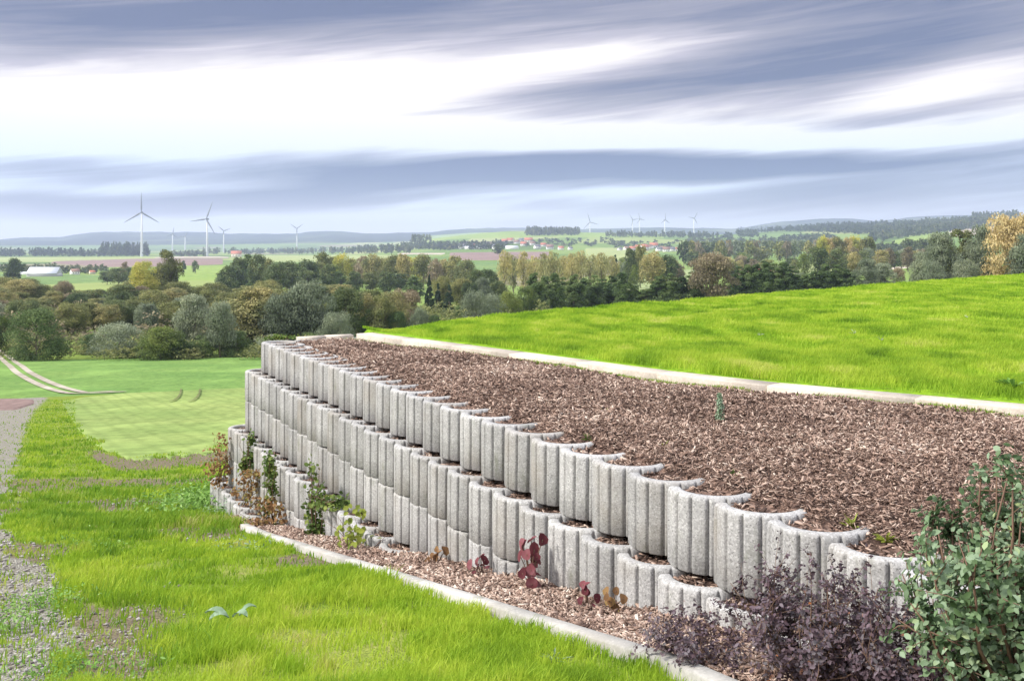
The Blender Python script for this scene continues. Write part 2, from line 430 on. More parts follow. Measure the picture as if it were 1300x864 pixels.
sheet('field', [78, 110, 160, 230, 420], [509, 502, 496, 491, 486], [515, 560, 587, 582, 560], FM['crop'], 160, 30, .02, rag=5)
sheet('field', [-120, 70, 210], [326, 326, 326], [333, 333, 328], FM['light'])
sheet('field', [60, 130, 200, 288], [332.5, 328, 327.5, 328], [334, 339, 339, 336], FM['brown'])
sheet('field', [195, 290], [326.5, 326.5], [328, 328], FM['tan'], 8, 3, 3)
sheet('field', [-90, 60, 150], [347, 346.5, 350], [366, 362, 358], FM['green'])
sheet('field', [212, 288], [336, 336], [357, 357], FM['bright'])
sheet('field', [325, 520], [323.5, 323.5], [333, 333], FM['light'])
sheet('field', [575, 640], [331, 331], [354, 354], FM['green'])
sheet('field', [568, 640, 700], [320, 319, 319], [331, 331, 329], FM['brown'])
sheet('field', [500, 570], [320, 320], [324, 324], FM['tan'], 8, 3)
sheet('field', [742, 800], [314, 313], [331, 331], FM['light'])
sheet('field', [780, 885], [346, 340], [372, 364], FM['pale'])
sheet('field', [1000, 1100], [334, 333], [348, 346], FM['light'])
sheet('field', [930, 1000, 1065], [300, 294.5, 297], [305, 304, 303], FM['green'])
sheet('field', [1130, 1170, 1210], [306, 297, 291], [312, 309, 303], FM['bright'])
sheet('field', [1195, 1250, 1340], [292, 287, 283], [301, 298, 292], FM['tan'])
sheet('field', [1120, 1210], [339, 331], [344, 335], FM['tan'], 12, 3)
sheet('field', [520, 600, 700, 850], [301, 295, 294, 297], [306, 303, 301, 303], FM['bright'])

# twin-track lane in the left distance
def lane():
    line = [(-60, 425), (-20, 438), (0, 449), (12, 459), (28, 473), (50, 485), (72, 494), (98, 500.5), (125, 499.5), (152, 498)]
    P = np.array([unproject(x, y) for x, y in line])
    t = np.linspace(0, len(P) - 1, 80); Q = np.stack([np.interp(t, range(len(P)), P[:, k]) for k in range(3)], 1)
    for k in range(4): Q[1:-1] = (Q[:-2] + Q[1:-1] * 2 + Q[2:]) / 4
    d = np.gradient(Q[:, :2], axis=0); d /= np.linalg.norm(d, axis=1)[:, None]; nrm = np.stack([-d[:, 1], d[:, 0]], 1)
    mb = MB()
    for a, b in ((-.85, -.25), (.25, .85)):
        v = []
        for off in np.linspace(a, b, 3):
            p = Q[:, :2] + nrm * off; v.append(np.stack([p[:, 0], p[:, 1], ground_z(p[:, 0], p[:, 1]) + .10], 1))
        v = np.stack(v, 1).reshape(-1, 3)
        i = np.arange(79)[:, None] * 3 + np.arange(2)[None]
        mb.add(v, np.stack([i, i + 1, i + 4, i + 3], -1).reshape(-1, 4))
    tag(mb.build('path', FM['lane']), kind='structure')
FM['rut'] = field_mat('rut_soil', (.13, .15, .06), (.17, .18, .08), .5)
FM['lane'] = field_mat('lane_concrete', (.33, .29, .23), (.43, .38, .31), .5)
lane()
sheet('ploughed_ground', [-80, 20, 46], [506, 505, 508], [524, 521, 512], FM['brown'], lift=.06)
mb = MB()
for cx_ in (222, 246):
    P = np.array([unproject(cx_ + a, b) for a, b in ((-7, 511), (-1, 509.5), (4, 506), (7, 501), (8, 495))]); P[:, 2] += .10
    v = np.concatenate([P + np.array([-.06, 0, 0]), P + np.array([.06, 0, 0])])
    mb.add(v, [[i, i + 5, i + 6, i + 1] for i in range(4)])
tag(mb.build('wheel_ruts', FM['rut']), kind='structure')

# ------------------------------------------------------------------ planter wall
RR, WT, ST, RH = .182, .056, .2896, .30
def ring_mesh(name, neighbour=True):
    K = 16; sub = 14; N = K * sub
    th = np.arange(N) / N * 2 * math.pi
    ph = (np.arange(N) % sub) / sub
    groove = np.exp(-((np.minimum(ph, 1 - ph)) / .07) ** 2)
    low = np.zeros(N, dtype=bool)
    def outline(r, gd, nr):
        rr = r - gd * groove
        p = np.stack([rr * np.cos(th), rr * np.sin(th)], 1)
        if neighbour:
            c = np.array([ST, 0]); d = p - c; L = np.linalg.norm(d, axis=1); ins = L < nr
            p[ins] = c + d[ins] / L[ins][:, None] * nr
            low[:] = low | ins
        return p
    lv = []
    for z, r, gd in ((-RH + .0005, RR - .004, .016), (-RH + .004, RR - .0005, .018), (-.16, RR, .018), (-.022, RR, .018), (-.012, RR - .001, .012), (-.004, RR - .006, .005), (0, RR - .012, .001)):
        nn = RR + .004 + (RR - r)
        lv.append((z, outline(r, gd, nn)))
    for z, r in ((0, RR - WT + .012), (-.006, RR - WT + .003), (-.018, RR - WT), (-.15, RR - WT - .003)):
        lv.append((z, outline(r, 0, RR + WT + .004 + (RR - WT - r))))
    v = np.concatenate([np.concatenate([p, np.where(low & (z > -.1), z - .045, z)[:, None]], 1) for z, p in lv])
    f = [[k * N + i, k * N + (i + 1) % N, (k + 1) * N + (i + 1) % N, (k + 1) * N + i] for k in range(len(lv) - 1) for i in range(N)]
    f = np.array(f)
    o = mesh_obj(name, v, f, M['ring'], smooth=True)
    return o
ring_a = ring_mesh('planter_ring', True); ring_b = ring_mesh('planter_ring', False)
inner_r = RR - WT
used = [False, False]
fills = []            # centre, z, rotation of every open ring top
def place_ring(c, z, rot, full, label, group):
    k = 1 if full else 0
    src = (ring_a, ring_b)[k]
    if used[k]: o = src.copy(); COL.objects.link(o)
    else: o = src; used[k] = True
    j = rng.normal(0, 1, 6)
    o.location = (c[0] + j[0] * .002, c[1] + j[1] * .002, z + j[2] * .0025)
    o.rotation_euler = (j[3] * .003, j[4] * .003, rot + j[5] * .012)
    tag(o, label, 'planter ring', group)
    return o
ANG = math.atan2(DV[1], DV[0])
WALLG = 'hollow concrete planter rings of the terraced wall'
TIERS = [ # name, depth of top below the eye, D of ring centres, far left-edge pixel, rings, courses
 ('top', .95, 2.535, 28 + 3, 1), ('second', 1.25, 2.412, 30, 2), ('third', 1.85, 2.285, 18, 2), ('lowest', 2.45, 2.16, 8, 1)]
T_FAR = [None] * 4
# measured left edges of the far and a near ring give the first centre along the wall
def left_edge(t, D):
    c = wp(t, D); ang = math.atan2(c[0], c[1]); dist = math.hypot(c[0], c[1])
    return CX + F * math.tan(ang - math.asin(RR / dist))
FIRST = [(751, 332), (736.5, 310.4), (481, 288), (304, 269.3)]   # a near left edge, the far left edge
tier_c = []
for ti, (nm, H, D, n, courses) in enumerate(TIERS):
    px, pf = FIRST[ti]; lo, hi = 2.0, 14.0
    for _ in range(60):
        mid = (lo + hi) / 2
        if left_edge(mid, D) > px: lo = mid
        else: hi = mid
    t0 = min((lo + k * ST for k in range(60)), key=lambda q: abs(left_edge(q, D) - pf)); T_FAR[ti] = t0
    cs = []
    for i in range(n):
        t = t0 - i * ST; c = wp(t, D)
        grd = -(.643 + .203 * c[1]) if c[1] > 2.6 else -1.16
        if i > 3 and -H < grd - .02: break
        lab = f'speckled grey concrete planter ring, {ordinal(i)} from the far left end of the {nm} tier'
        place_ring(c, -H, ANG, i == 0, lab, WALLG)
        fills.append((c, -H, ANG, i == 0, ti)); cs.append(c)
        if courses == 2 and -H - RH > grd - .05:
            lab2 = f'lower concrete ring directly under the {ordinal(i)} ring from the far left of the {nm} tier'
            place_ring(c + np.array([0, 0, 0]), -H - RH - .003, ANG, i == 0, lab2, WALLG)
    tier_c.append(cs)
    # short return at the far corner, going away to the right
    for k in range(1, 4 if ti else 5):
        c = wp(t0, D + k * ST)
        lab = f'concrete planter ring on the far return of the {nm} tier, {ordinal(k - 1)} from the corner'
        place_ring(c, -H, ANG + math.pi / 2, False, lab, WALLG); fills.append((c, -H, ANG + math.pi / 2, False, ti))
        if courses == 2:
            place_ring(c, -H - RH - .003, ANG + math.pi / 2, False, f'lower concrete ring on the far return of the {nm} tier, {ordinal(k - 1)} from the corner', WALLG)
MEAS = {0: {0: 332, 5: 386, 10: 448, 15: 538.5, 20: 673, 25: 917, 27: 1070}, 1: {0: 310, 5: 359, 10: 415, 15: 499.6, 20: 622, 25: 839}, 2: {0: 288, 5: 335, 12: 414, 17: 502}, 3: {0: 269, 3: 286, 5: 304}}
for ti in range(4):
    print('tier', ti, 'T0 %.2f' % T_FAR[ti], [(i, round(left_edge(T_FAR[ti] - i * ST, TIERS[ti][2])), m_) for i, m_ in MEAS[ti].items()])
T0 = T_FAR[0]

# strip (upper edging) line in plan: D as function of t
ST_T = np.array([-2.0, 3.68, 4.85, 5.73, 7.13, 8.66, 9.87, 10.2]); ST_D = np.array([7.2, 5.15, 4.55, 4.25, 3.98, 3.68, 3.42, 3.36])
def strip_D(t): return np.interp(t, ST_T, ST_D)

def chips(P, tang, size, flat=.35):
    """bark chips as thin bent slabs at points P (n,3)"""
    n = len(P)
    L = size * np.clip(np.exp(rng.normal(-.12, .45, n)), .35, 1.8); W = L * rng.uniform(.12, .42, n); Tn = L * rng.uniform(.05, .13, n)
    az = rng.uniform(0, math.pi * 2, n); el = rng.normal(0, flat, n); ro = rng.normal(0, flat * 1.2, n)
    a = np.stack([np.cos(az) * np.cos(el), np.sin(az) * np.cos(el), np.sin(el)], 1)
    b0 = np.stack([-np.sin(az), np.cos(az), np.zeros(n)], 1); c0 = np.cross(a, b0)
    b = b0 * np.cos(ro)[:, None] + c0 * np.sin(ro)[:, None]; c = np.cross(a, b)
    v = np.zeros((n, 8, 3)); k = 0
    for sz in (-1, 1):
        for sy in (-1, 1):
            for sx in (-1, 1):
                tp = rng.uniform(.45, 1.0, n)
                v[:, k] = P + a * (sx * L / 2 * rng.uniform(.8, 1, n))[:, None] + b * (sy * W / 2 * tp)[:, None] + c * (sz * Tn / 2)[:, None]; k += 1
    f = np.array([[0, 2, 3, 1], [4, 5, 7, 6], [0, 1, 5, 4], [2, 6, 7, 3], [0, 4, 6, 2], [1, 3, 7, 5]])
    fa = (f[None] + (np.arange(n) * 8)[:, None, None]).reshape(-1, 4)
    t = np.clip(rng.beta(1.5, 2.0, n) + (fbm(P[:, 0] * 2.2, P[:, 1] * 2.2, 3, 3) - .5) * .5, 0, 1)
    return v.reshape(-1, 3), fa, np.repeat(t, 6)

# ---- mulch in the ring tops
def fill_mulch():
    vs, fs, n0 = [], [], 0; cp = []; sz = []
    for (c, z, rot, full, ti) in fills:
        if ti == 0 and rot == ANG: dz = -.026
        else: dz = -.034
        K = 24; th = np.arange(K) / K * 2 * math.pi
        r = inner_r + .012
        p = np.stack([r * np.cos(th), r * np.sin(th)], 1)
        if not full:
            cc = np.array([ST, 0]); d = p - cc; L = np.linalg.norm(d, axis=1); ins = L < RR + .004
            p[ins] = cc + d[ins] / L[ins][:, None] * (RR + .004)
        cs, sn = math.cos(rot), math.sin(rot)
        q = np.stack([p[:, 0] * cs - p[:, 1] * sn + c[0], p[:, 0] * sn + p[:, 1] * cs + c[1], np.full(K, z + dz)], 1)
        ctr = q.mean(0) + np.array([0, 0, .008])
        vs += [q, ctr[None]]; fs += [[n0 + i, n0 + (i + 1) % K, n0 + K] for i in range(K)]; n0 += K + 1
        dist = math.hypot(c[0], c[1])
        m = int(190 * min(1, (4.5 / dist)) ** .8)
        rr = np.sqrt(rng.uniform(0, 1, m)) * (inner_r - .012); tt = rng.uniform(0, 2 * math.pi, m)
        p = np.stack([rr * np.cos(tt), rr * np.sin(tt)], 1)
        if not full: p = p[np.linalg.norm(p - np.array([ST, 0]), axis=1) > RR + .012]
        q = np.stack([p[:, 0] * cs - p[:, 1] * sn + c[0], p[:, 0] * sn + p[:, 1] * cs + c[1], np.full(len(p), z + dz) + rng.uniform(0, .014, len(p))], 1)
        cp.append(q); sz.append(np.full(len(q), .026))
    v = np.concatenate(vs); P = np.concatenate(cp); cv, cf, ct = chips(P, None, np.concatenate(sz))
    tag(mesh_obj('soil_fill', v, np.array(fs), M['litter']), kind='stuff')
    tag(mesh_obj('bark_mulch', cv, cf, M['bark'], tint=ct), kind='stuff')
fill_mulch()

# ---- planting bed above the wall
def bed_z(t, D):
    s = (D - 2.54) / np.maximum(strip_D(t) - 2.54, .3)
    return -.976 + .034 * sstep(2.50, 2.66, D) * sstep(9.6, 6.0, t) + .01 * s - .02 * sstep(.86, 1.0, s) + .03 * np.sin(np.clip(s, 0, 1) * math.pi) + (fbm(t * 2.2, D * 2.2, 61, 3) - .5) * .05 * sstep(0, .25, s)
def build_bed():
    nt_, nd = 220, 60
    t = np.linspace(-2.0, T0 - .02, nt_); s = np.linspace(0, 1, nd)
    T, Sg = np.meshgrid(t, s, indexing='ij')
    D = 2.53 + Sg ** 1.4 * (strip_D(T) - 2.53)
    z = bed_z(T, D); P = T[..., None] * DV + D[..., None] * NV; P[..., 2] = z
    i = np.arange(nt_ - 1)[:, None] * nd + np.arange(nd - 1)[None]
    f = np.stack([i, i + 1, i + nd + 1, i + nd], -1).reshape(-1, 4)
    tag(mesh_obj('planting_bed', P.reshape(-1, 3), f, M['litter'], smooth=True), kind='structure')
    # chips
    N = 470000
    t = rng.uniform(1.4, T0 - .05, N); D = rng.uniform(2.56, 6.2, N)
    P = t[:, None] * DV + D[:, None] * NV
    dist = np.hypot(P[:, 0], P[:, 1])
    keep = (D < strip_D(t) - .02) & (np.abs(P[:, 0] / np.maximum(P[:, 1], .3)) < .62) & (P[:, 1] > 1.2)
    keep &= rng.uniform(0, 1, N) < np.clip((3.2 / dist) ** 1.1, .14, 1)
    # keep clear of ring walls
    ph = np.abs(((T0 - t) / ST + .5) % 1 - .5) * ST; rr = np.hypot(ph, D - 2.535)
    keep &= (rr < inner_r - .01) | (rr > RR + .004) | (bed_z(t, D) > -.955)
    t, D, P, dist = t[keep], D[keep], P[keep], dist[keep]
    P[:, 2] = bed_z(t, D) + rng.uniform(-.002, .018, len(t))
    v, f, ti = chips(P, None, np.clip(.0175 * (dist / 3.5) ** .5, .0155, .034), .45)
    tag(mesh_obj('bark_mulch', v, f, M['bark'], tint=ti), kind='stuff')
    print('bed chips', len(t))
build_bed()

# ---- mulch strip at the wall foot
KD = 1.735
def foot_z(X, Y): return np.where(Y > 2.6, -(.643 + .203 * Y), np.interp(Y, [0, 1, 2, 2.6], [-1.08, -1.09, -1.12, -1.171]))
def build_foot():
    t = np.linspace(-1.5, 8.6, 200); D = np.linspace(KD + .045, 2.75, 24)
    T, Dg = np.meshgrid(t, D, indexing='ij')
    P = T[..., None] * DV + Dg[..., None] * NV
    P[..., 2] = foot_z(P[..., 0], P[..., 1]) + .012 + (fbm(T * 4, Dg * 4, 5, 2) - .5) * .03
    i = np.arange(199)[:, None] * 24 + np.arange(23)[None]
    f = np.stack([i, i + 1, i + 25, i + 24], -1).reshape(-1, 4)
    tag(mesh_obj('planting_strip', P.reshape(-1, 3), f, M['litter'], smooth=True), kind='structure')
    N = 110000
    t = rng.uniform(.6, 9.6, N); D = rng.uniform(KD + .05, 2.5, N)
    P = t[:, None] * DV + D[:, None] * NV; dist = np.hypot(P[:, 0], P[:, 1])
    keep = rng.uniform(0, 1, N) < np.clip((3.0 / dist) ** 1.1, .2, 1)
    keep &= (t < 8.3) | (D > 1.9)
    t, D, P, dist = t[keep], D[keep], P[keep], dist[keep]
    P[:, 2] = foot_z(P[:, 0], P[:, 1]) + .012 + (fbm(t * 4, D * 4, 5, 2) - .5) * .03 + rng.uniform(0, .02, len(t))
    v, f, ti = chips(P, None, .0235 * (dist / 3) ** .4, .4); ti = np.clip(ti + .10, 0, 1)
    tag(mesh_obj('bark_mulch', v, f, M['bark'], tint=ti), kind='stuff')
build_foot()

# ---- edging stones
def stone(name, a, b, w, h, zt, mt, label, group, cat='kerb stone'):
    """a,b: end points (centre line) in plan, zt: tops at ends"""
    a = np.array(a[:2]); b = np.array(b[:2]); d = (b - a); L = np.linalg.norm(d); d /= L; n = np.array([-d[1], d[0]])
    a = a + d * .0015; b = b - d * .0015
    be = .006; prof = [(-w / 2, -h), (-w / 2, -be), (-w / 2 + be, 0), (w / 2 - be, 0), (w / 2, -be), (w / 2, -h)]
    c0 = np.array([*(a + b) / 2, (zt[0] + zt[1]) / 2])
    v = []
    for e, zz, s in ((a, zt[0], 1), (b, zt[1], -1)):
        for x, z in prof: v.append([*(e + n * x), zz + z])
    v = np.array(v)
    f = [[i, (i + 1) % 6, 6 + (i + 1) % 6, 6 + i] for i in range(6)]
    caps = np.array([[0, 5, 4, 3, 2, 1], [6, 7, 8, 9, 10, 11]])
    o = mesh_obj(name, v - c0, [np.array(f), caps], mt); o.location = c0
    tag(o, label, cat, group); return o
def lower_kerb():
    ts = [8.35]; 
    while ts[-1] > .2: ts.append(ts[-1] - 1.0)
    k = 0
    for t1, t2 in zip(ts[:-1], ts[1:]):
        a, b = wp(t1, KD + (.06 if t1 > 8 else 0)), wp(t2, KD)
        z = [float(foot_z(p[0], p[1])) + .045 for p in (a, b)]
        stone('kerb_stone', a, b, .065, .22, z, M['kerb'], f'low grey concrete kerb stone between lawn and bark, {ordinal(k)} counted from the far left end', 'kerb stones between the lawn and the wall foot'); k += 1
lower_kerb()
def upper_strip():
    t = [10.2]; k = 0
    pts = []
    while t[-1] > 0.4: t.append(t[-1] - .85)
    P = [wp(x, float(strip_D(x)) + .11) for x in t]
    for a, b in zip(P[:-1], P[1:]):
        stone('edging_slab', a, b, .20, .20, (-.898, -.898), M['strip'], f'pale edging slab between bark bed and crop field, {ordinal(k)} counted from the far end', 'pale edging slabs along the bark bed', 'edging slab'); k += 1
    a = wp(10.28, 3.36); b = wp(10.36, 2.78); m_ = (a + b) / 2
    stone('edging_slab', a, m_, .16, .16, (-.915, -.92), M['strip'], 'pale edging slab across the far end of the bed, nearer the crop field', 'pale edging slabs along the bark bed', 'edging slab')
    stone('edging_slab', m_, b, .16, .16, (-.92, -.93), M['strip'], 'pale edging slab across the far end of the bed, nearer the corner ring', 'pale edging slabs along the bark bed', 'edging slab')
upper_strip()

# ------------------------------------------------------------------ raised field on the right
EDGE_X = np.array([488, 500, 560, 650, 800, 1000, 1150, 1300, 1600]); EDGE_Y = np.array([421, 418, 409, 400, 388, 372, 359.5, 348, 338])
FH = .90                       # depth of field surface below the eye at the strip
def field_H(X, Y): 
    r = np.hypot(X, Y)
    t = -X * SA + Y * CA; e = sstep(.1, 1.0, X * CA + Y * SA - strip_D(t) - .21)
    return FH - .0045 * np.clip(r - 6, 0, 60) + (fbm(X * .35, Y * .35, 91, 3) - .5) * .10 * sstep(6, 12, r) * e
def edge_far(u):
    px = CX + F * u; y = np.interp(px, EDGE_X, EDGE_Y)
    Y = FH * F / (y - HY)
    for _ in range(12): Y = field_H(u * Y, Y) * F / (y - HY)
    return Y
_LS = np.exp(np.linspace(math.log(2.0), math.log(16), 1500))
def strip_Y(u):
    """distance along a view azimuth to the strip's outer edge"""
    u = np.asarray(u); grid = np.linspace(-.16, 1.2, 500); out = []
    for g in grid:
        X = g * _LS; t = -X * SA + _LS * CA; D = X * CA + _LS * SA
        ok = (D - strip_D(t) - .20) > 0; out.append(_LS[int(np.argmax(ok))] if ok.any() else 12.0)
    return np.interp(u, grid, np.array(out))
def build_field():
    n, m = 260, 120
    u = np.linspace(-.145, 1.1, n)
    y0 = strip_Y(u); y1 = edge_far(u)
    y1 = np.maximum(y1, y0 + .3)
    k = (np.arange(m) / (m - 1))
    V = []
    Yg = y0[:, None] * (y1 / y0)[:, None] ** k[None]; X = u[:, None] * Yg
    Z = -field_H(X, Yg) - .012 - .06 * (np.arange(m) == 0)[None]
    V = np.stack([X, Yg, Z], -1)
    # slope falling away behind the crest
    ext = []
    for q, (dy, dz) in enumerate(((1.0, -.12), (3, -.9), (8, -3.2), (20, -9), (45, -19))):
        Y2 = y1 + dy; X2 = u * Y2; z2 = np.maximum(V[:, -1, 2] + dz, ground_z(X2, Y2) - .5)
        ext.append(np.stack([X2, Y2, z2], -1))
    V = np.concatenate([V, np.stack(ext, 1)], 1); mm = V.shape[1]
    # inner skirt
    i = np.arange(n - 1)[:, None] * mm + np.arange(mm - 1)[None]
    f = np.stack([i, i + mm, i + mm + 1, i + 1], -1).reshape(-1, 4)
    V = V.reshape(-1, 3); 
    # left end bank down to the valley
    e = V[:mm]; e2 = e + np.array([-2.2, 1.0, -2.6]); e2[:, 2] = np.minimum(e2[:, 2], ground_z(e2[:, 0], e2[:, 1]) + 1.0)
    V = np.concatenate([V, e2]); b = len(V) - mm
    f2 = np.array([[i, i + 1, b + i + 1, b + i] for i in range(mm - 1)])
    tag(mesh_obj('field_ground', V, np.concatenate([f, f2]), M['fieldsoil'], smooth=True), kind='structure')
m, nt = mat('crop_field_soil')
geo = nt.n('ShaderNodeNewGeometry').outputs['Position']
n = nt.noise(geo, 9, 4, .7)
c = nt.ramp(n, [(.3, (.10, .13, .02)), (.5, (.17, .30, .02)), (.7, (.27, .42, .02))])
finish(nt, c, 1, n, .4, .02, .05); M['fieldsoil'] = m
build_field()

# ------------------------------------------------------------------ grass
def blades(name, X, Y, Z, h, w, material, lean=.35, wind=(.25, .0), base=None):
    n = len(X)
    az = rng.uniform(0, 2 * math.pi, n); ln = np.abs(rng.normal(0, lean, n))
    dx = np.cos(az) * ln + wind[0]; dy = np.sin(az) * ln + wind[1]
    fa = rng.uniform(0, math.pi, n); wx = np.cos(fa) * w / 2; wy = np.sin(fa) * w / 2 * .6
    P = np.stack([X, Y, Z], 1)
    v = np.zeros((n, 5, 3))
    v[:, 0] = P + np.stack([-wx, -wy, np.zeros(n)], 1); v[:, 1] = P + np.stack([wx, wy, np.zeros(n)], 1)
    m1 = P + np.stack([dx * h * .35, dy * h * .35, h * .55], 1)
    v[:, 2] = m1 + np.stack([-wx, -wy, np.zeros(n)], 1) * .8; v[:, 3] = m1 + np.stack([wx, wy, np.zeros(n)], 1) * .8
    v[:, 4] = P + np.stack([dx * h * .95, dy * h * .95, h * (1 - .25 * ln)], 1)
    b = (np.arange(n) * 5)[:, None]
    q = b + np.array([[0, 1, 3, 2]]); t = b + np.array([[2, 3, 4]])
    tn = rng.uniform(0, 1, n)
    if base is not None: tn = np.clip(tn * .45 + base, 0, 1)
    o = mesh_obj(name, v.reshape(-1, 3), [q, t], material, tint=np.concatenate([tn, tn]))
    return tag(o, kind='stuff')

def lawn():
    N = 580000
    Y = np.exp(rng.uniform(math.log(2.3), math.log(58), N)); u = rng.uniform(-.6, .30, N); X = u * Y
    D = X * CA + Y * SA; t = -X * SA + Y * CA
    kd = np.where(t < 8.4, KD - .04, np.where(t < 11.0, 1.94, 99.0)); px0, py0 = px_of(X, Y)
    keep = (D < kd) & ((t < 11.0) | (px0 < 340))
    g, s = bare_mask(X, Y); bare = np.maximum(g, s * .9)
    # tufty density
    tf = fbm(X * 5, Y * 5, 13, 2); big = fbm(X * .8, Y * .8, 17, 3)
    dens = (1 - bare) ** 1.5 * (.18 + 1.0 * sstep(.3, .6, tf)) * (.45 + .55 * sstep(.25, .5, fbm(X * 1.7, Y * 1.4, 29, 3))) + .07
    dist = Y; dens *= np.clip((Y / 2.9) ** .35, 0, 1.0) * np.where(Y > 16, .8, 1)
    keep &= rng.uniform(0, 1, N) < dens
    px, py = px_of(X, Y)
    keep &= ~((px > 96) & (py < 585) & (px < 330) & (py > 500) & (py < np.interp(px, [80, 110, 160, 230, 420], [515, 560, 587, 582, 560]) - 4 + (fbm(X * .8, Y * .8, 19, 2) - .6) * 22))
    X, Y, D, tf, big, bare = X[keep], Y[keep], D[keep], tf[keep], big[keep], bare[keep]
    Z = ground_z(X, Y) + near_bump(X, Y)
    h = (.020 + .058 * tf * big * 2) * rng.uniform(.6, 1.35, len(X)) * (1 + .25 * sstep(4, 20, Y)) * (1 - .5 * bare)
    w = .0032 * (Y / 2.8) ** .85 * rng.uniform(.7, 1.4, len(X))
    rough = rng.uniform(0, 1, len(X)) < (sstep(.45, .62, fbm(X * .7 + 9, Y * .6, 23, 3)) * sstep(4.5, 8, Y) * .9 + bare * .6)
    for nm, k, mt in (('lawn_grass', ~rough, M['lawn']), ('rough_grass', rough, M['rough'])):
        blades(nm, X[k], Y[k], Z[k], h[k] * (1.25 if nm[0] == 'r' else 1), w[k] * (1.3 if nm[0] == 'r' else 1), mt, .5, (.12, .0), (fbm(X[k] * 6, Y[k] * 4, 3, 4) - .33) * 1.8)
    print('lawn blades', len(X))
lawn()
def crop():
    N = 760000
    u = rng.uniform(-.15, .62, N); y0 = strip_Y(u) + .10; y1 = edge_far(u)
    Y = y0 * (np.maximum(y1, y0 + .2) / y0) ** rng.uniform(0, 1.0, N); X = u * Y
    tf = fbm(X * 3.0, Y * 3.0, 33, 2); big = fbm(X * .6, Y * .6, 37, 3)
    edge = (Y - y0)
    dens = (.25 + .9 * sstep(.25, .6, tf)) * np.clip((y1 - y0) / 12, .08, 1) * (.35 + .65 * sstep(.0, .3, edge))
    # faint tramlines
    keep = rng.uniform(0, 1, N) < dens
    X, Y, tf, big = X[keep], Y[keep], tf[keep], big[keep]
    h = (.034 + .085 * tf * big) * rng.uniform(.6, 1.3, len(X)) * (.35 + .65 * sstep(488, 640, px_of(X, Y)[0]))
    w = .0046 * (Y / 6) ** .8 * rng.uniform(.7, 1.4, len(X))
    blades('young_crop', X, Y, -field_H(X, Y) - .004, h, w, M['crop'], .4, (.18, .0), (fbm(X * 4, Y * 2.2, 3, 4) - .33) * 2.0)
    print('crop blades', len(X))
crop()

# stones on the track
def stones():
    N = 16000
    Y = np.exp(rng.uniform(math.log(2.3), math.log(14), N)); X = rng.uniform(-.62, -.3, N) * Y
    g, s = bare_mask(X, Y); k = rng.uniform(0, 1, N) < np.maximum(g, s * .5) * .85; X, Y = X[k], Y[k]
    n = len(X); r = .0042 * (Y / 3) ** .6 * np.clip(np.exp(rng.normal(0, .6, n)), .3, 2.4)
    P = np.stack([X, Y, ground_z(X, Y) + near_bump(X, Y) + r * .3], 1)
    base = np.array([[1, 0, 0], [0, 1, 0], [-1, 0, 0], [0, -1, 0], [0, 0, 1], [0, 0, -1], ]) 
    v = P[:, None] + base[None] * r[:, None, None] * rng.uniform(.6, 1.3, (n, 6, 1)) * np.array([1.2, 1, .65])
    f = np.array([[0, 1, 4], [1, 2, 4], [2, 3, 4], [3, 0, 4], [1, 0, 5], [2, 1, 5], [3, 2, 5], [0, 3, 5]])
    fa = (f[None] + (np.arange(n) * 6)[:, None, None]).reshape(-1, 3)
    tag(mesh_obj('gravel', v.reshape(-1, 3), fa, M['gravel'], tint=np.repeat(rng.uniform(0, 1, n), 8)), kind='stuff')
m, nt = mat('gravel_stone')
at = nt.n('ShaderNodeAttribute', attribute_name='tint').outputs['Fac']
finish(nt, nt.ramp(at, [(0, (.15, .13, .115)), (.5, (.27, .25, .235)), (1, (.42, .40, .385))]), .9); M['gravel'] = m
stones()

# ------------------------------------------------------------------ small plants
def leaf_cloud(P, Nrm, L, W, fold=.15):
    """pointed leaf of 6 verts at each P, lying along random direction around normal"""
    n = len(P)
    Nrm = Nrm / (np.linalg.norm(Nrm, axis=1)[:, None] + 1e-9)
    a = np.cross(Nrm, rng.normal(0, 1, (n, 3))); a /= (np.linalg.norm(a, axis=1)[:, None] + 1e-9); b = np.cross(Nrm, a)
    L = np.broadcast_to(L, (n,))[:, None]; W = np.broadcast_to(W, (n,))[:, None]
    v = np.zeros((n, 6, 3))
    v[:, 0] = P; v[:, 3] = P + a * L
    v[:, 1] = P + a * L * .35 + b * W * .5 + Nrm * W * fold; v[:, 2] = P + a * L * .72 + b * W * .38 + Nrm * W * fold
    v[:, 5] = P + a * L * .35 - b * W * .5 + Nrm * W * fold; v[:, 4] = P + a * L * .72 - b * W * .38 + Nrm * W * fold
    k = (np.arange(n) * 6)[:, None]
    f = np.concatenate([k + np.array([[0, 1, 2, 3]]), k + np.array([[0, 3, 4, 5]])])
    tn = rng.uniform(0, 1, n)
    return v.reshape(-1, 3), f, np.concatenate([tn, tn])
M['twig'] = simple('twig_bark', (.16, .10, .07), .9)
M['bark_tree'] = simple('tree_bark', (.17, .14, .11), .95, .3, 3)
M['shrub_green'] = leaf_mat('glaucous_shrub_leaves', [(.04, .075, .03), (.12, .19, .085), (.25, .33, .22), (.34, .40, .13)], 9, .3, .05)
M['shrub_purple'] = leaf_mat('purple_shrub_leaves', [(.035, .022, .025), (.085, .052, .062), (.15, .11, .13), (.13, .12, .13), (.30, .11, .04)], 11, .2, .05)
M['red_leaf'] = leaf_mat('red_leaves', [(.10, .022, .03), (.18, .05, .06), (.25, .12, .13)], 14, .3, .2)
M['green_leaf'] = leaf_mat('green_leaves', [(.05, .09, .025), (.11, .17, .04), (.24, .27, .07)], 12, .3, .1)
M['tan_leaf'] = leaf_mat('dry_leaves', [(.14, .07, .03), (.30, .17, .08), (.22, .22, .06)], 12, .3, .1)
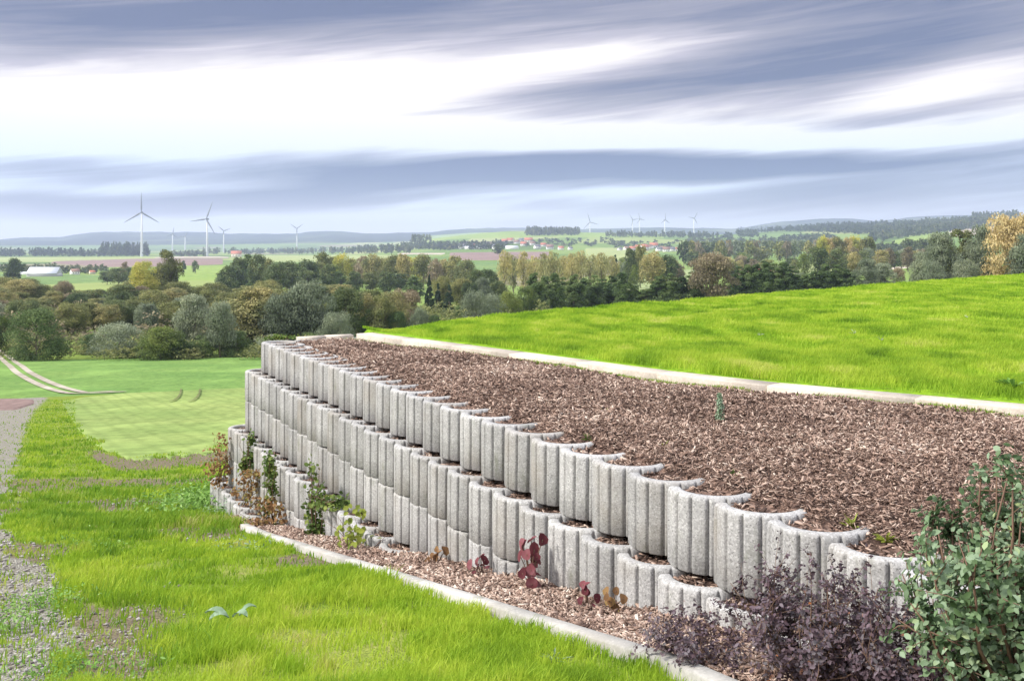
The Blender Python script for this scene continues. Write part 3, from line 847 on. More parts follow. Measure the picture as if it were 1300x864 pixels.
M['silver_leaf'] = leaf_mat('silver_leaves', [(.14, .22, .12), (.22, .31, .20), (.30, .39, .28)], 12, .2, .05)
M['lime_leaf'] = leaf_mat('lime_leaves', [(.20, .27, .05), (.34, .37, .07)], 12, .4, .1)

def shrub(name, base, hgt, rad, nst, nleaf, leafL, lmat, label, cat, up=.8, seed=1, spread=1.0, group=None):
    rs = np.random.default_rng(seed)
    root = empty(name, tuple(base)); tag(root, label, cat, group)
    mb = MB(); tips = []
    for i in range(nst):
        az = rs.uniform(0, 2 * math.pi); r = rad * math.sqrt(rs.uniform(.03, 1)) * spread
        top = np.array([math.cos(az) * r, math.sin(az) * r, hgt * rs.uniform(.55, 1.0) * (1 - .35 * (r / rad) ** 2)])
        p0 = np.array([math.cos(az) * rad * .12, math.sin(az) * rad * .12, 0])
        mid = (p0 + top) / 2 + np.array([math.cos(az), math.sin(az), 0]) * rad * .12 + rs.normal(0, rad * .06, 3)
        ctl = [p0, p0 * .5 + mid * .5 + rs.normal(0, rad * .03, 3), mid, mid * .45 + top * .55 + rs.normal(0, rad * .04, 3), top]
        r0 = max(.0012, hgt * .008)
        mb.tube(ctl, [r0, r0 * .85, r0 * .7, r0 * .5, r0 * .25], 4)
        for k in range(9):
            t = rs.uniform(.2, 1); j = min(int(t * 4), 3); q = ctl[j] + (ctl[j + 1] - ctl[j]) * (t * 4 - j)
            e = q + rs.normal(0, 1, 3) * rad * .17 + np.array([0, 0, rad * .08 * up])
            e[2] = max(e[2], .01)
            mb.tube([q, (q + e) / 2 + rs.normal(0, rad * .02, 3), e], [r0 * .4, r0 * .3, r0 * .15], 3)
            tips.append((q, e))
    mb.build('stems', M['twig'], root)
    a = np.array([t[0] for t in tips]); b = np.array([t[1] for t in tips])
    idx = rs.integers(0, len(tips), nleaf); w = rs.uniform(.05, 1.1, nleaf)[:, None]
    P = a[idx] * (1 - w) + b[idx] * w + rs.normal(0, leafL * .35, (nleaf, 3)); P[:, 2] = np.maximum(P[:, 2], .005)
    Nn = rs.normal(0, .6, (nleaf, 3)) + np.array([0, 0, .8]) + P * np.array([1.2, 1.2, 0]) / rad
    L = leafL * rs.uniform(.55, 1.25, nleaf)
    v, f, tn = leaf_cloud(P, Nn, L, L * .58)
    mesh_obj('foliage', v, f, lmat, root, tint=tn)
    return root
def foot(t, D):
    p = wp(t, D); p[2] = float(foot_z(p[0], p[1])) + .015; return p
def at_px(x, D):
    """point in the planting strip at picture column x and distance D across"""
    Y = F * D / (CA * x); X = (x - CX) / F * Y
    return np.array([X, Y, float(foot_z(X, Y)) + .015])
p = np.array([1.20, 2.28, -1.13])
shrub('leafy_shrub', p, .70, .31, 80, 20000, .0205, M['shrub_green'], 'tall blue-green leafy shrub in the right foreground before the wall', 'shrub', seed=3)
shrub('purple_shrub', (.80, 2.70, -1.17), .34, .25, 46, 8500, .014, M['shrub_purple'], 'dense purple-leaved shrub left of the leafy green shrub', 'shrub', seed=4)
shrub('purple_shrub', (1.02, 2.50, -1.15), .26, .2, 30, 4600, .015, M['shrub_purple'], 'lower purple shrub tucked against the green shrub', 'shrub', seed=5)
shrub('brown_shrub', (.56, 2.95, -1.22), .15, .19, 30, 2600, .013, M['shrub_purple'], 'small brownish twiggy shrub in front of the lowest near ring', 'shrub', seed=6)

def big_leaf_plant(px, D, n, size, hgt, lmat, label, seed, z=None):
    rs = np.random.default_rng(seed); b = at_px(px, D)
    if z is not None: b[2] = z
    root = empty('red_leaved_plant', tuple(b)); tag(root, label, 'plant', 'red-leaved plants at the wall foot')
    mb = MB(); vs = []; fs = []; tn = []; k0 = 0
    n = int(n * 2.4)
    for i in range(n):
        az = rs.uniform(0, 2 * math.pi); r = size * rs.uniform(.1, .85); z_ = hgt * (i + .8) / n
        c = np.array([math.cos(az) * r, math.sin(az) * r, z_])
        mb.tube([[0, 0, 0], c * .5 + [0, 0, z_ * .15], c], [.003, .0025, .002], 4)
        nrm = np.array([math.cos(az) * .9 - .3, math.sin(az) * .9 - .8, rs.uniform(.2, .8)]); nrm /= np.linalg.norm(nrm)
        a = np.cross(nrm, [0, 0, 1]); a /= np.linalg.norm(a); bb = np.cross(nrm, a)
        K = 10; s = size * rs.uniform(.24, .46)
        ring = []
        for j in range(K):
            th = 2 * math.pi * j / K; q = s * (1 + .12 * math.sin(3 * th + i)) 
            ring.append(c + a * math.cos(th) * q * .85 + bb * math.sin(th) * q + nrm * (.18 * s * math.cos(2 * th) + rs.normal(0, .04 * s)))
        vs += ring + [c - nrm * .15 * s]; fs += [[k0 + j, k0 + (j + 1) % K, k0 + K] for j in range(K)]; tn += [rs.uniform(0, 1)] * K; k0 += K + 1
    mb.build('stalks', M['twig'], root); mesh_obj('leaves', vs, np.array(fs), lmat, root, smooth=True, tint=tn)
big_leaf_plant(556, 2.17, 3, .07, .09, M['tan_leaf'], 'brownish low plant at the wall foot beside the three low rings', 1)
big_leaf_plant(611, 2.16, 4, .07, .09, M['red_leaf'], 'dark red plant at the wall foot, left of the tall pinkish one', 2)
big_leaf_plant(674, 2.13, 8, .075, .24, M['red_leaf'], 'tallest pinkish-red plant climbing the wall foot', 3)
big_leaf_plant(746, 2.10, 4, .05, .10, M['red_leaf'], 'small crimson plant at the wall foot, right of the tallest red one', 4)
big_leaf_plant(778, 2.13, 4, .05, .09, M['tan_leaf'], 'small rust-brown plant beside the crimson one at the wall foot', 5)

def creeper(px, D, z0, hgt, wid, n, lmat, label, seed, leaf=.035, name='creeper', sm=None):
    rs = np.random.default_rng(seed)
    Y = F * D / (CA * px); X = (px - CX) / F * Y
    root = empty(name, (X, Y, z0)); tag(root, label, 'climbing plant')
    mb = MB(); 
    for i in range(6):
        pts = [np.array([rs.normal(0, wid * .15), rs.normal(0, wid * .1), 0])]
        for k in range(5): pts.append(pts[-1] + np.array([rs.normal(0, wid * .18), rs.normal(0, wid * .1), hgt / 5 * rs.uniform(.7, 1.05)]))
        mb.tube(pts, [.004, .0035, .003, .0025, .002, .001], 4)
    mb.build('stems', M['twig'], root)
    cl = rs.uniform(0, 1, (9, 3)) * [1, 1, 1]; idx = rs.integers(0, 9, n)
    c = np.stack([(cl[:, 0] - .5) * wid * .9, (cl[:, 1] - .5) * wid * .6, cl[:, 2] * hgt * .92], 1)
    P = c[idx] + rs.normal(0, 1, (n, 3)) * np.array([wid * .2, wid * .16, hgt * .07]); P[:, 2] = np.clip(P[:, 2], 0, hgt)
    Nn = rs.normal(0, .6, (n, 3)) + np.array([-.3, -.6, .7])
    L = leaf * rs.uniform(.6, 1.3, n); v, f, tn = leaf_cloud(P, Nn, L, L * .75)
    mesh_obj('foliage', v, f, lmat, root, tint=tn)
creeper(281, 2.02, -2.42, .52, .22, 330, M['tan_leaf'], 'rust-brown climbing plant on the far left end of the lowest tier', 1)
creeper(314, 2.02, -2.36, .34, .20, 260, M['tan_leaf'], 'dry tan lower growth under the dark green climber', 2)
creeper(314, 2.06, -2.12, .42, .11, 315, M['green_leaf'], 'dark green climber hanging on the third tier near its left end', 3)
creeper(345, 2.02, -2.32, .62, .11, 360, M['green_leaf'], 'slim green climber in front of the third tier, middle one of three', 4)
creeper(341, 1.98, -2.34, .28, .26, 300, M['tan_leaf'], 'reddish-brown growth at the foot of the slim green climber', 5)
creeper(399, 2.04, -2.12, .62, .11, 390, M['green_leaf'], 'green climber reaching up beside the second tier', 6)
creeper(421, 2.12, -1.86, .09, .26, 200, M['green_leaf'], 'green trailing plant lying on a ring top of the third tier', 7)
creeper(447, 2.0, -2.0, .33, .22, 130, M['lime_leaf'], 'thin yellow-green plant before the short rings of the third tier', 8, .04)
creeper(352, 2.66, -.975, .045, .26, 200, M['green_leaf'], 'green weeds growing on top of the far corner rings', 9, .03, 'weeds')

def weed(px, py, r, h, n, lmat, label, seed, leaf=.05, name='weed_clump', bed=None, cat='weed', group=None):
    rs = np.random.default_rng(seed)
    if bed is None: b = unproject(px, py)
    else:
        Y = bed * F / (py - HY); b = np.array([(px - CX) / F * Y, Y, -bed])
    if r > .19:            # a spread nobody could count
        P = rs.normal(0, 1, (n, 3)) * np.array([r * .4, r * .4, 0]); P[:, 2] = np.abs(rs.normal(0, h * .5, n)) + .01
        Nn = rs.normal(0, .5, (n, 3)) + np.array([0, -.2, .9]); L = leaf * rs.uniform(.5, 1.3, n)
        v, f, tn = leaf_cloud(P, Nn, L, L * .42)
        o = mesh_obj('weeds', v, f, lmat, tint=tn); o.location = b; return tag(o, kind='stuff')
    vs = [np.zeros(3)]; fs = []; tn = []      # rosette: every leaf grows from the middle
    for i in range(n):
        az = rs.uniform(0, 6.28); el = rs.uniform(.1, 1.2); L = min(r * 1.1, leaf * 2.4) * rs.uniform(.5, 1.1) + .4 * r * (i % 3 == 0); w = leaf * .42 * rs.uniform(.6, 1.2)
        a = np.array([math.cos(az) * math.cos(el), math.sin(az) * math.cos(el), math.sin(el) * min(1.5, h / r + .2)]); sd = np.array([-math.sin(az), math.cos(az), .1])
        k = len(vs); up = np.array([0, 0, leaf * .25])
        vs += [a * L * .35 + sd * w * .3 + up, a * L * .7 + sd * w * .5 + up, a * L, a * L * .7 - sd * w * .5 + up, a * L * .35 - sd * w * .3 + up]
        fs += [[0, k, k + 1, k + 1], [0, k + 4, k + 3, k + 3]]; fs = fs[:-2]
        fs += [[0, k, k + 1], [0, k + 1, k + 2], [0, k + 2, k + 3], [0, k + 3, k + 4]]; tn += [rs.uniform(0, 1)] * 4
    o = mesh_obj(name, np.array(vs), np.array(fs), lmat, tint=tn); o.location = b + np.array([0, 0, .004]); return tag(o, label, cat, group)
M['weed_leaf'] = leaf_mat('weed_leaves', [(.10, .20, .04), (.17, .32, .06), (.30, .42, .16)], 5, .3, .1)
weed(290, 650, .9, .20, 2600, M['weed_leaf'], 'patch of broad-leaved weeds beside the lowest ring tier', 1, .055)
weed(262, 640, .8, .16, 1500, M['weed_leaf'], 'grey-green weeds at the far left foot of the wall', 2, .05)
weed(306, 655, .4, .12, 600, M['silver_leaf'], 'silvery weeds where the kerb stones begin', 3, .035)
weed(735, 822, .06, .025, 44, M['silver_leaf'], 'bluish thistle growing over a kerb stone joint', 4, .014)
weed(702, 842, .07, .03, 40, M['silver_leaf'], 'faint grey-green thistle in the lawn below the kerb', 5, .016)
weed(300, 700, .3, .03, 160, M['silver_leaf'], 'x', 6, .022)
weed(55, 765, .2, .025, 500, M['weed_leaf'], 'x', 7, .016)
weed(12, 790, .2, .025, 420, M['weed_leaf'], 'x', 8, .016)
weed(85, 858, .25, .02, 700, M['weed_leaf'], 'x', 9, .014)
weed(95, 700, .5, .03, 300, M['weed_leaf'], 'x', 10, .02)
# silver leaf plant on the lawn
b = unproject(292, 800)
root = empty('silver_leaf_plant', tuple(b + np.array([0, 0, .0]))); tag(root, 'flat plant with large silvery leaves lying on the lawn', 'plant')
for (dx, dy, L, W, az, el) in ((-.01, 0, .085, .042, 172, 5), (.0, -.01, .07, .042, 208, 2), (.01, 0, .06, .042, -18, 4), (.03, .01, .065, .03, 28, 16)):
    a = np.array([math.cos(R(az)) * math.cos(R(el)), math.sin(R(az)) * math.cos(R(el)), math.sin(R(el))]); s = np.array([-math.sin(R(az)), math.cos(R(az)), 0]); nn = np.cross(a, s)
    v = []; K = 9
    for i in range(K):
        t = i / (K - 1); w = W * .5 * math.sin(math.pi * min(1, t * .93 + .05)) ** .7 * (1 + .12 * (i % 2)); c = a * L * t + np.array([0, 0, .03 + .02 * math.sin(t * 3)])
        v += [c - s * w + nn * .004, c - nn * .003, c + s * w + nn * .004]
    f = [[3 * i + j, 3 * i + j + 1, 3 * i + j + 4, 3 * i + j + 3] for i in range(K - 1) for j in range(2)]
    mesh_obj('leaf', np.array(v) + np.array([dx, dy, .02]), np.array(f), M['silver_leaf'], root, smooth=True, tint=rng.uniform(.2, .9, len(f)))
M['petal'] = simple('white_petals', (.6, .62, .58), .8)
# bed seedlings
for i, (x, y, lab) in enumerate([(841, 574, 'yellow-green seedling in the bark left of the middle of the bed'), (985, 524, 'small yellow seedling near the pale edging slabs'),
        (1175, 553, 'yellow-green seedling in the bark near the right edge'), (1270, 566, 'yellow seedling at the far right of the bark bed'), (597, 468, 'green seedling on the bark near the far end'),
        (1082, 672, 'lime seedling beside the purple shrub'), (765, 528, 'faint green seedling halfway along the bark bed'), (1125, 690, 'pale seedling by the top tier near the green shrub')]):
    weed(x, y, .035, .035, 16, M['lime_leaf'], lab, 40 + i, .022, 'seedling', .96, 'seedling', 'seedlings in the bark bed')
for i, (x, y, lab) in enumerate([(965, 434, 'leftmost white flower patch in the crop field'), (1085, 432, 'white flower patch in the crop field near its middle'), (1118, 441, 'white flower patch low in the crop field'), (1228, 410, 'white flower patch on the right of the crop field')]):
    o = weed(x, y, .09, .06, 9, M['petal'], lab, 60 + i, .014, 'flower_patch', .87, 'flowers', 'white flower patches in the crop field'); o.location.z += .06
o = weed(1285, 497, .09, .05, 46, M['weed_leaf'], 'broad green weed at the right end of the edging slabs', 70, .07, 'weed_clump', .9)
for i, (x, y) in enumerate([(672, 505), (880, 548), (1010, 590), (700, 470), (930, 610), (1240, 545), (560, 452), (820, 512), (1090, 540), (745, 560)]):
    weed(x, y, .03, .03, 14, M['green_leaf'], f'small green weed in the bark bed, {ordinal(sorted([672, 880, 1010, 700, 930, 1240, 560, 820, 1090, 745]).index(x))} from the left', 80 + i, .018, 'seedling', .955, 'seedling', 'small green weeds in the bark bed')
# strip of thin grass along upper slabs, bed side
n = 9000; t = rng.uniform(3.0, 10.1, n); D = strip_D(t) - np.abs(rng.normal(0, .07, n)); P = t[:, None] * DV + D[:, None] * NV
k = (fbm(t * 1.5, D, 71, 3) > .42); P, t, D = P[k], t[k], D[k]
blades('rough_grass', P[:, 0], P[:, 1], bed_z(t, D), rng.uniform(.015, .04, len(t)), .006 * np.ones(len(t)), M['rough'], .6)
# little cypress sapling
Y = .955 * F / (546 - HY); b = np.array([(914 - CX) / F * Y, Y, -.955])
root = empty('sapling', tuple(b)); tag(root, 'small slim conifer sapling standing in the bark bed', 'sapling')
mb = MB(); mb.tube([[0, 0, -.01], [.003, 0, .1], [0, 0, .18]], [.004, .003, .001], 5); mb.build('stem', M['twig'], root)
n = 420; z = rng.uniform(.0, .19, n); r = .030 * np.clip((1.03 - z / .19), 0, 1) ** .5 * rng.uniform(.4, 1, n); a = rng.uniform(0, 2 * math.pi, n)
P = np.stack([r * np.cos(a), r * np.sin(a), z], 1); v, f, tn = leaf_cloud(P, np.stack([np.cos(a), np.sin(a), .5 + 0 * a], 1) + rng.normal(0, .4, (n, 3)), .016, .007)
mesh_obj('foliage', v, f, M['silver_leaf'], root, tint=tn)


# ------------------------------------------------------------------ trees
TM = {
 'dark': leaf_mat('dark_foliage', [(0.041, 0.062, 0.030), (0.076, 0.110, 0.048), (0.131, 0.166, 0.069), (0.193, 0.214, 0.090)], .33),
 'olive': leaf_mat('olive_foliage', [(0.083, 0.103, 0.041), (0.145, 0.166, 0.062), (0.228, 0.235, 0.090), (0.324, 0.304, 0.117)], .33),
 'alder': leaf_mat('alder_foliage', [(0.039, 0.066, 0.030), (0.069, 0.110, 0.044), (0.117, 0.172, 0.062), (0.179, 0.228, 0.083)], .4),
 'willow': leaf_mat('willow_foliage', [(0.117, 0.145, 0.097), (0.186, 0.221, 0.145), (0.269, 0.304, 0.200), (0.345, 0.366, 0.235)], .33),
 'autumn': leaf_mat('autumn_foliage', [(0.124, 0.155, 0.071), (0.222, 0.233, 0.103), (0.333, 0.296, 0.127), (0.419, 0.366, 0.159)], .28),
 'yellow': leaf_mat('yellow_foliage', [(0.198, 0.240, 0.079), (0.358, 0.380, 0.095), (0.518, 0.478, 0.112), (0.567, 0.478, 0.127)], .28),
 'orange': leaf_mat('orange_foliage', [(0.272, 0.240, 0.127), (0.419, 0.338, 0.159), (0.542, 0.422, 0.206), (0.568, 0.507, 0.285)], .28),
 'brown': leaf_mat('brownish_foliage', [(0.124, 0.110, 0.069), (0.193, 0.166, 0.103), (0.276, 0.228, 0.145), (0.331, 0.276, 0.179)], .3),
 'poplar': leaf_mat('poplar_foliage', [(0.193, 0.207, 0.103), (0.290, 0.290, 0.138), (0.400, 0.359, 0.166), (0.497, 0.428, 0.193)], .3),
 'conifer': leaf_mat('conifer_foliage', [(0.022, 0.041, 0.025), (0.039, 0.066, 0.039), (0.062, 0.097, 0.052)], .5),
 'fresh': leaf_mat('fresh_green_foliage', [(.05, .08, .025), (.10, .14, .04), (.18, .225, .06), (.27, .30, .08)], .3),
 'bluish': leaf_mat('far_wood_foliage', [(0.041, 0.062, 0.048), (0.069, 0.097, 0.062), (0.124, 0.152, 0.083), (0.235, 0.207, 0.110)], .05),
}
def profile(shape, h):
    if shape == 'round': return .46 * np.sqrt(np.clip(1 - ((h - .56) / .48) ** 2, 0, 1))
    if shape == 'bush': return .62 * np.sqrt(np.clip(1 - (np.maximum(h - .22, 0) / .8) ** 2, 0, 1)) * np.clip(.72 + h * 1.4, 0, 1)
    if shape == 'column': return .30 * np.clip(1.04 - h, 0, 1) ** .5 * np.clip(h * 6 + .3, 0, 1)
    if shape == 'cone': return .30 * np.clip(1.02 - h, 0, 1) ** .9
    if shape == 'vase': return .42 * np.clip((h - .12) / .5, 0, 1) ** .8 * np.sqrt(np.clip(1.04 - h, 0, 1)) * 1.35
    return .36 * np.sqrt(np.clip(1 - ((h - .5) / .56) ** 2, 0, 1)) * np.clip(h * 4, 0, 1)      # ragged
def crown(shape, nlobe, nleaf, leaf, seed, droop=0.0, H=10.0):
    nlobe = int(nlobe * (1.45 if shape == 'bush' else 1.35))
    rs = np.random.default_rng(seed)
    h0 = {'round': .14, 'bush': .0, 'column': .05, 'cone': .04, 'vase': .22}.get(shape, .08)
    h = h0 + (1 - h0) * (rs.uniform(0, 1, nlobe)) ** (.85 if shape != 'vase' else .6)
    rad = profile(shape, h)
    lr = np.clip(rad * rs.uniform(.28 if shape == 'bush' else .26, .58, nlobe), .05, .22) * (1.0 if shape != 'cone' else .8)
    az = rs.uniform(0, 2 * math.pi, nlobe); rr = np.maximum(rad - lr * .75, 0) * np.sqrt(rs.uniform(.1, 1, nlobe)) * rs.uniform(.85, 1.2, nlobe)
    C = np.stack([rr * np.cos(az), rr * np.sin(az), np.minimum(h, 1 - lr * .6)], 1)
    p = lr ** 2; idx = rs.choice(nlobe, nleaf, p=p / p.sum())
    d = rs.normal(0, 1, (nleaf, 3)); d /= np.linalg.norm(d, axis=1)[:, None]; d[:, 2] = np.where(d[:, 2] < -.35, -d[:, 2] * .6, d[:, 2])
    q = rs.uniform(.55, 1.08, nleaf) ** .7
    P = C[idx] + d * (lr[idx] * q)[:, None] * np.array([1, 1, 1.05 + droop]); P[:, 2] = np.maximum(P[:, 2], .01)
    P *= H
    Nn = d + rs.normal(0, .55, (nleaf, 3))
    Nn /= np.linalg.norm(Nn, axis=1)[:, None]
    a = np.cross(Nn, rs.normal(0, 1, (nleaf, 3))); a /= np.linalg.norm(a, axis=1)[:, None]; b = np.cross(Nn, a)
    s = (leaf * rs.uniform(.5, 1.3, nleaf))[:, None]
    if droop: a = a * .6 + np.array([0, 0, -.8])
    v = np.stack([P - a * s, P + b * s * .6, P + a * s, P - b * s * .6], 1).reshape(-1, 3)
    f = np.arange(nleaf * 4).reshape(-1, 4)
    lt = rs.uniform(0, 1, nlobe)
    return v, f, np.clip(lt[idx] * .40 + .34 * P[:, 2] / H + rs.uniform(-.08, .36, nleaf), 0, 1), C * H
def trunk(shape, C, seed, H=10.0, bare=False):
    rs = np.random.default_rng(seed); mb = MB()
    top = .82 * H; r = .022 * H if shape != 'vase' else .016 * H
    pts = [np.array([0, 0, -.4]), np.array([0, 0, .12 * H]), np.array([rs.normal(0, .1), rs.normal(0, .1), .4 * H]), np.array([rs.normal(0, .15), rs.normal(0, .15), top])]
    if shape == 'bush': top = .5 * H; pts = [np.array([0, 0, -.3]), np.array([0, 0, .2 * H]), np.array([.1, .1, .5 * H])]
    mb.tube(pts, list(np.linspace(r, r * .3, len(pts))), 7)
    for c in C[rs.permutation(len(C))[:9 if not bare else 16]]:
        z0 = min(c[2] * rs.uniform(.35, .7), top * .9); b = np.array([0, 0, z0])
        mb.tube([b, b * .5 + c * .5 + np.array([0, 0, .04 * H]), c], [r * .45, r * .3, r * .12], 5)
    return mb
SPEC = {  # kind: shape, lobes, droop, material, words
 'dark': ('round', 34, 0, 'dark', 'dark green tree'), 'olive': ('round', 36, 0, 'olive', 'olive green tree'),
 'alder': ('column', 34, 0, 'alder', 'pointed dark alder'), 'willow': ('ragged', 34, .35, 'willow', 'grey-green willow'),
 'autumn': ('round', 36, 0, 'autumn', 'orange-brown tree'), 'yellow': ('round', 30, 0, 'yellow', 'yellowing tree'),
 'orange': ('ragged', 40, .2, 'orange', 'orange autumn tree'), 'brown': ('ragged', 30, .1, 'brown', 'thin brownish tree'),
 'poplar': ('vase', 44, .1, 'poplar', 'pale feathery poplar'), 'conifer': ('cone', 46, .15, 'conifer', 'dark conifer'),
 'bush': ('bush', 34, 0, 'alder', 'round dark green bush'), 'greybush': ('bush', 34, .1, 'willow', 'grey-green bush'), 'fresh': ('bush', 30, 0, 'fresh', 'fresh green bush')}
WID = {'round': .92, 'bush': 1.24, 'column': .5, 'cone': .6, 'vase': .95, 'ragged': .74}
protos = {}
def make_proto(kind, lod, seed):
    shape, nl, droop, mk, words = SPEC[kind]
    if shape == 'round' and seed % 2 == 1: shape = 'ragged'
    if lod == 0: n, leaf = 17000, .16
    elif lod == 1: n, leaf = 4500, .28
    else: n, leaf = 650, .62; nl = nl // 2
    if shape == 'vase': n = int(n * .5); leaf *= .85
    v, f, t, C = crown(shape, nl, n, leaf, seed, droop)
    nm = {'bush': 'bush', 'greybush': 'bush', 'fresh': 'bush'}.get(kind, {'alder': 'alder_tree', 'willow': 'willow_tree', 'poplar': 'poplar_tree', 'conifer': 'conifer_tree'}.get(kind, 'broadleaf_tree'))
    if lod == 2:                     # far trees: one mesh, crown and trunk together
        mb = trunk(shape, C[:4], seed); tv = np.concatenate(mb.v); tf = np.concatenate(mb.q)
        tt = np.concatenate(mb.t) + len(v); allv = np.concatenate([v, tv])
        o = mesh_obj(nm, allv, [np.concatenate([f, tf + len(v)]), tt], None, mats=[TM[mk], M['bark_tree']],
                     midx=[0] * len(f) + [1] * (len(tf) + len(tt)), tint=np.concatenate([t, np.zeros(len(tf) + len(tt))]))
        return o
    root = empty(nm)
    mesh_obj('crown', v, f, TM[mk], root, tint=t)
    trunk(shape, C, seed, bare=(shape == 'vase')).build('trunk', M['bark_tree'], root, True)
    return root
fresh_proto = {}
def tree(kind, X, Y, Hm, Wm, lod, label=None, group=None, z=None):
    v = random.randrange(3 if lod < 2 else 3); key = (kind, lod, v)
    if key not in protos: protos[key] = make_proto(kind, lod, (len(kind) * 37 + ord(kind[0]) * 11 + lod * 101) * 2 + v * 13); o = protos[key]
    else: o = copy_tree(protos[key])
    zz = float(ground_z(X, Y)) if z is None else z
    o.location = (X, Y, zz - .1); o.rotation_euler = (0, 0, random.uniform(0, 6.28))
    w = Wm / (10 * (.80 if SPEC[kind][0] == 'round' else WID[SPEC[kind][0]])); o.scale = (w, w, Hm / 10)
    cat = 'bush' if 'bush' in kind or kind == 'fresh' else 'tree'
    tag(o, label, cat, group); return o

batches = {}
def T(kind, px, Y, ytop, wpx, batch, word=None, lod=None):
    """tree at picture column px, Y metres away, whose top reaches picture row ytop"""
    X = (px - CX) / F * Y; z = float(ground_z(X, Y)); Hm = max(1.5, (HY - ytop) * Y / F - z); Wm = wpx * Y / F
    if lod is None: lod = 0 if Y < 330 else (1 if Y < 800 else 2)
    o = tree(kind, X, Y, Hm, Wm, lod); batches.setdefault(batch, []).append((px, o, word or SPEC[kind][4], kind))
# hedgerow nearest the left field
A = 'in the front hedgerow behind the left field'
for a in [('bush', 46, 122, 393, 82, 'large round dark bush by the lane'), ('fresh', 2, 135, 402, 40, 'yellowish-green bush at the left edge'),
          ('greybush', 152, 128, 411, 90, 'broad grey-green bush'), ('bush', 118, 136, 424, 48, 'small dark bush between two larger ones'), ('fresh', 204, 124, 415, 74, 'green bush with yellowish top'), ('bush', 224, 126, 424, 62, 'low dark bush'), ('willow', 246, 132, 378, 58, 'tall grey-green willow'),
          ('willow', 279, 128, 386, 44, 'slender silvery willow'), ('autumn', 318, 140, 366, 92, 'large orange-topped tree'), ('willow', 352, 138, 376, 52, 'grey willow beside the orange-topped tree'), ('willow', 388, 140, 361, 78, 'tall broad grey willow'),
          ('greybush', 345, 128, 425, 60, 'low grey bush'), ('bush', 300, 130, 420, 60, 'dark bush under the orange-topped tree'), ('bush', 258, 128, 425, 50, 'dark low bush under the willows'), ('greybush', 428, 135, 398, 60, 'grey bush partly behind the wall corner'), ('bush', 395, 130, 422, 60, 'dark bush behind the far wall corner')]:
    T(*a[:5], A, a[5])
for k, x in enumerate(range(438, 520, 15)): T(['dark', 'autumn', 'olive', 'olive', 'autumn', 'brown'][k], x, 150 + (k % 3) * 12, 366 + (k * 7) % 11, 46, 'in the hedge behind the wall end')
for k, (x, yt, w, kd) in enumerate([(470, 393, 40, 'bush'), (505, 396, 36, 'bush'), (532, 392, 34, 'greybush'), (552, 400, 30, 'bush')]): T(kd, x, 150, yt, w, 'in the hedge behind the wall end')
# wood on the left behind the hedgerow, in two depths
B = 'of the wood behind the front hedgerow'
kk = ['olive', 'brown', 'autumn', 'dark', 'olive', 'willow', 'olive', 'autumn', 'dark']
for i, x in enumerate(np.linspace(-30, 430, 29)): T(kk[(i * 5 + i // 4) % 9], x + random.uniform(-6, 6), random.uniform(165, 185), 388 + random.uniform(-9, 9), random.uniform(34, 48), B)
for i, x in enumerate(np.linspace(-30, 445, 26)): T(kk[(i * 7 + i // 3 + 2) % 9], x + random.uniform(-6, 6), random.uniform(225, 255), 371 + random.uniform(-9, 8), random.uniform(36, 52), B)
for i, x in enumerate(np.linspace(-20, 440, 20)): T(kk[(i * 4 + i // 2) % 9], x + random.uniform(-6, 6), random.uniform(300, 330), 362 + random.uniform(-6, 8) - (6 if x < 40 else 0), random.uniform(32, 46), B)
C_ = 'in the left middle distance'
for a in [('yellow', 183, 300, 333, 34, 'bright yellow-orange tree'), ('olive', 211, 310, 319, 44, 'tallest round tree beside the yellow one'), ('dark', 196, 330, 345, 34, None), ('brown', 82, 290, 357, 30, None), ('autumn', 25, 300, 356, 50, 'orange-brown tree at the left edge'),
          ('dark', 18, 620, 329, 26, 'dark tree beside the white barn'), ('dark', 283, 560, 346, 24, None), ('dark', 150, 560, 341, 24, None), ('brown', 158, 620, 333, 14, None), ('dark', 168, 600, 340, 22, None), ('dark', 136, 600, 345, 20, None), ('dark', 232, 900, 331, 9, 'small dark tree on the brown field'), ('dark', 248, 900, 331, 9, 'second small dark tree on the brown field')]:
    T(*a[:5], C_, a[5])
# dark wood centre left
D_ = 'of the dark wood left of centre'
for i, (x, yt) in enumerate([(290, 338), (302, 328), (315, 323), (327, 324), (338, 330), (350, 334), (364, 333), (378, 335), (392, 331), (405, 334), (418, 336), (297, 345), (322, 340), (345, 345), (368, 346), (390, 344), (412, 345), (430, 344), (450, 345), (470, 346), (490, 345), (508, 348), (525, 349)]):
    T(['dark', 'dark', 'alder', 'dark', 'olive'][i % 5], x, 400 + (i * 37) % 90, yt, 28, D_)
E_ = 'of the olive wood in the centre'
for i, x in enumerate(np.linspace(408, 590, 15)): T(['olive', 'autumn', 'yellow', 'olive', 'brown', 'autumn', 'olive'][i % 7], x, 480 + (i * 53) % 80, 322 + (i * 5) % 8 + (3 if x > 560 else 0), 26, E_)
for a in [('conifer', 545, 250, 349, 19), ('conifer', 556, 255, 360, 20), ('conifer', 570, 245, 362, 26), ('olive', 561, 262, 352, 26), ('olive', 585, 270, 354, 30), ('dark', 605, 290, 343, 30), ('dark', 620, 300, 343, 30), ('willow', 612, 265, 355, 30), ('dark', 597, 262, 360, 26), ('dark', 633, 270, 358, 26)]: T(*a, 'of the conifer group near the centre')
for a in [('greybush', 604, 175, 370, 52, 'rounded grey bush at the edge of the crop field'), ('greybush', 622, 185, 374, 50, 'second grey bush behind the rounded one'), ('fresh', 645, 190, 371, 44, 'bright yellow-green bush'), ('fresh', 668, 200, 366, 40, 'bright green bush beside the alders'), ('bush', 585, 190, 388, 34, 'dark low bush left of the grey one')]: T(*a[:5], 'along the crop field crest', a[5])
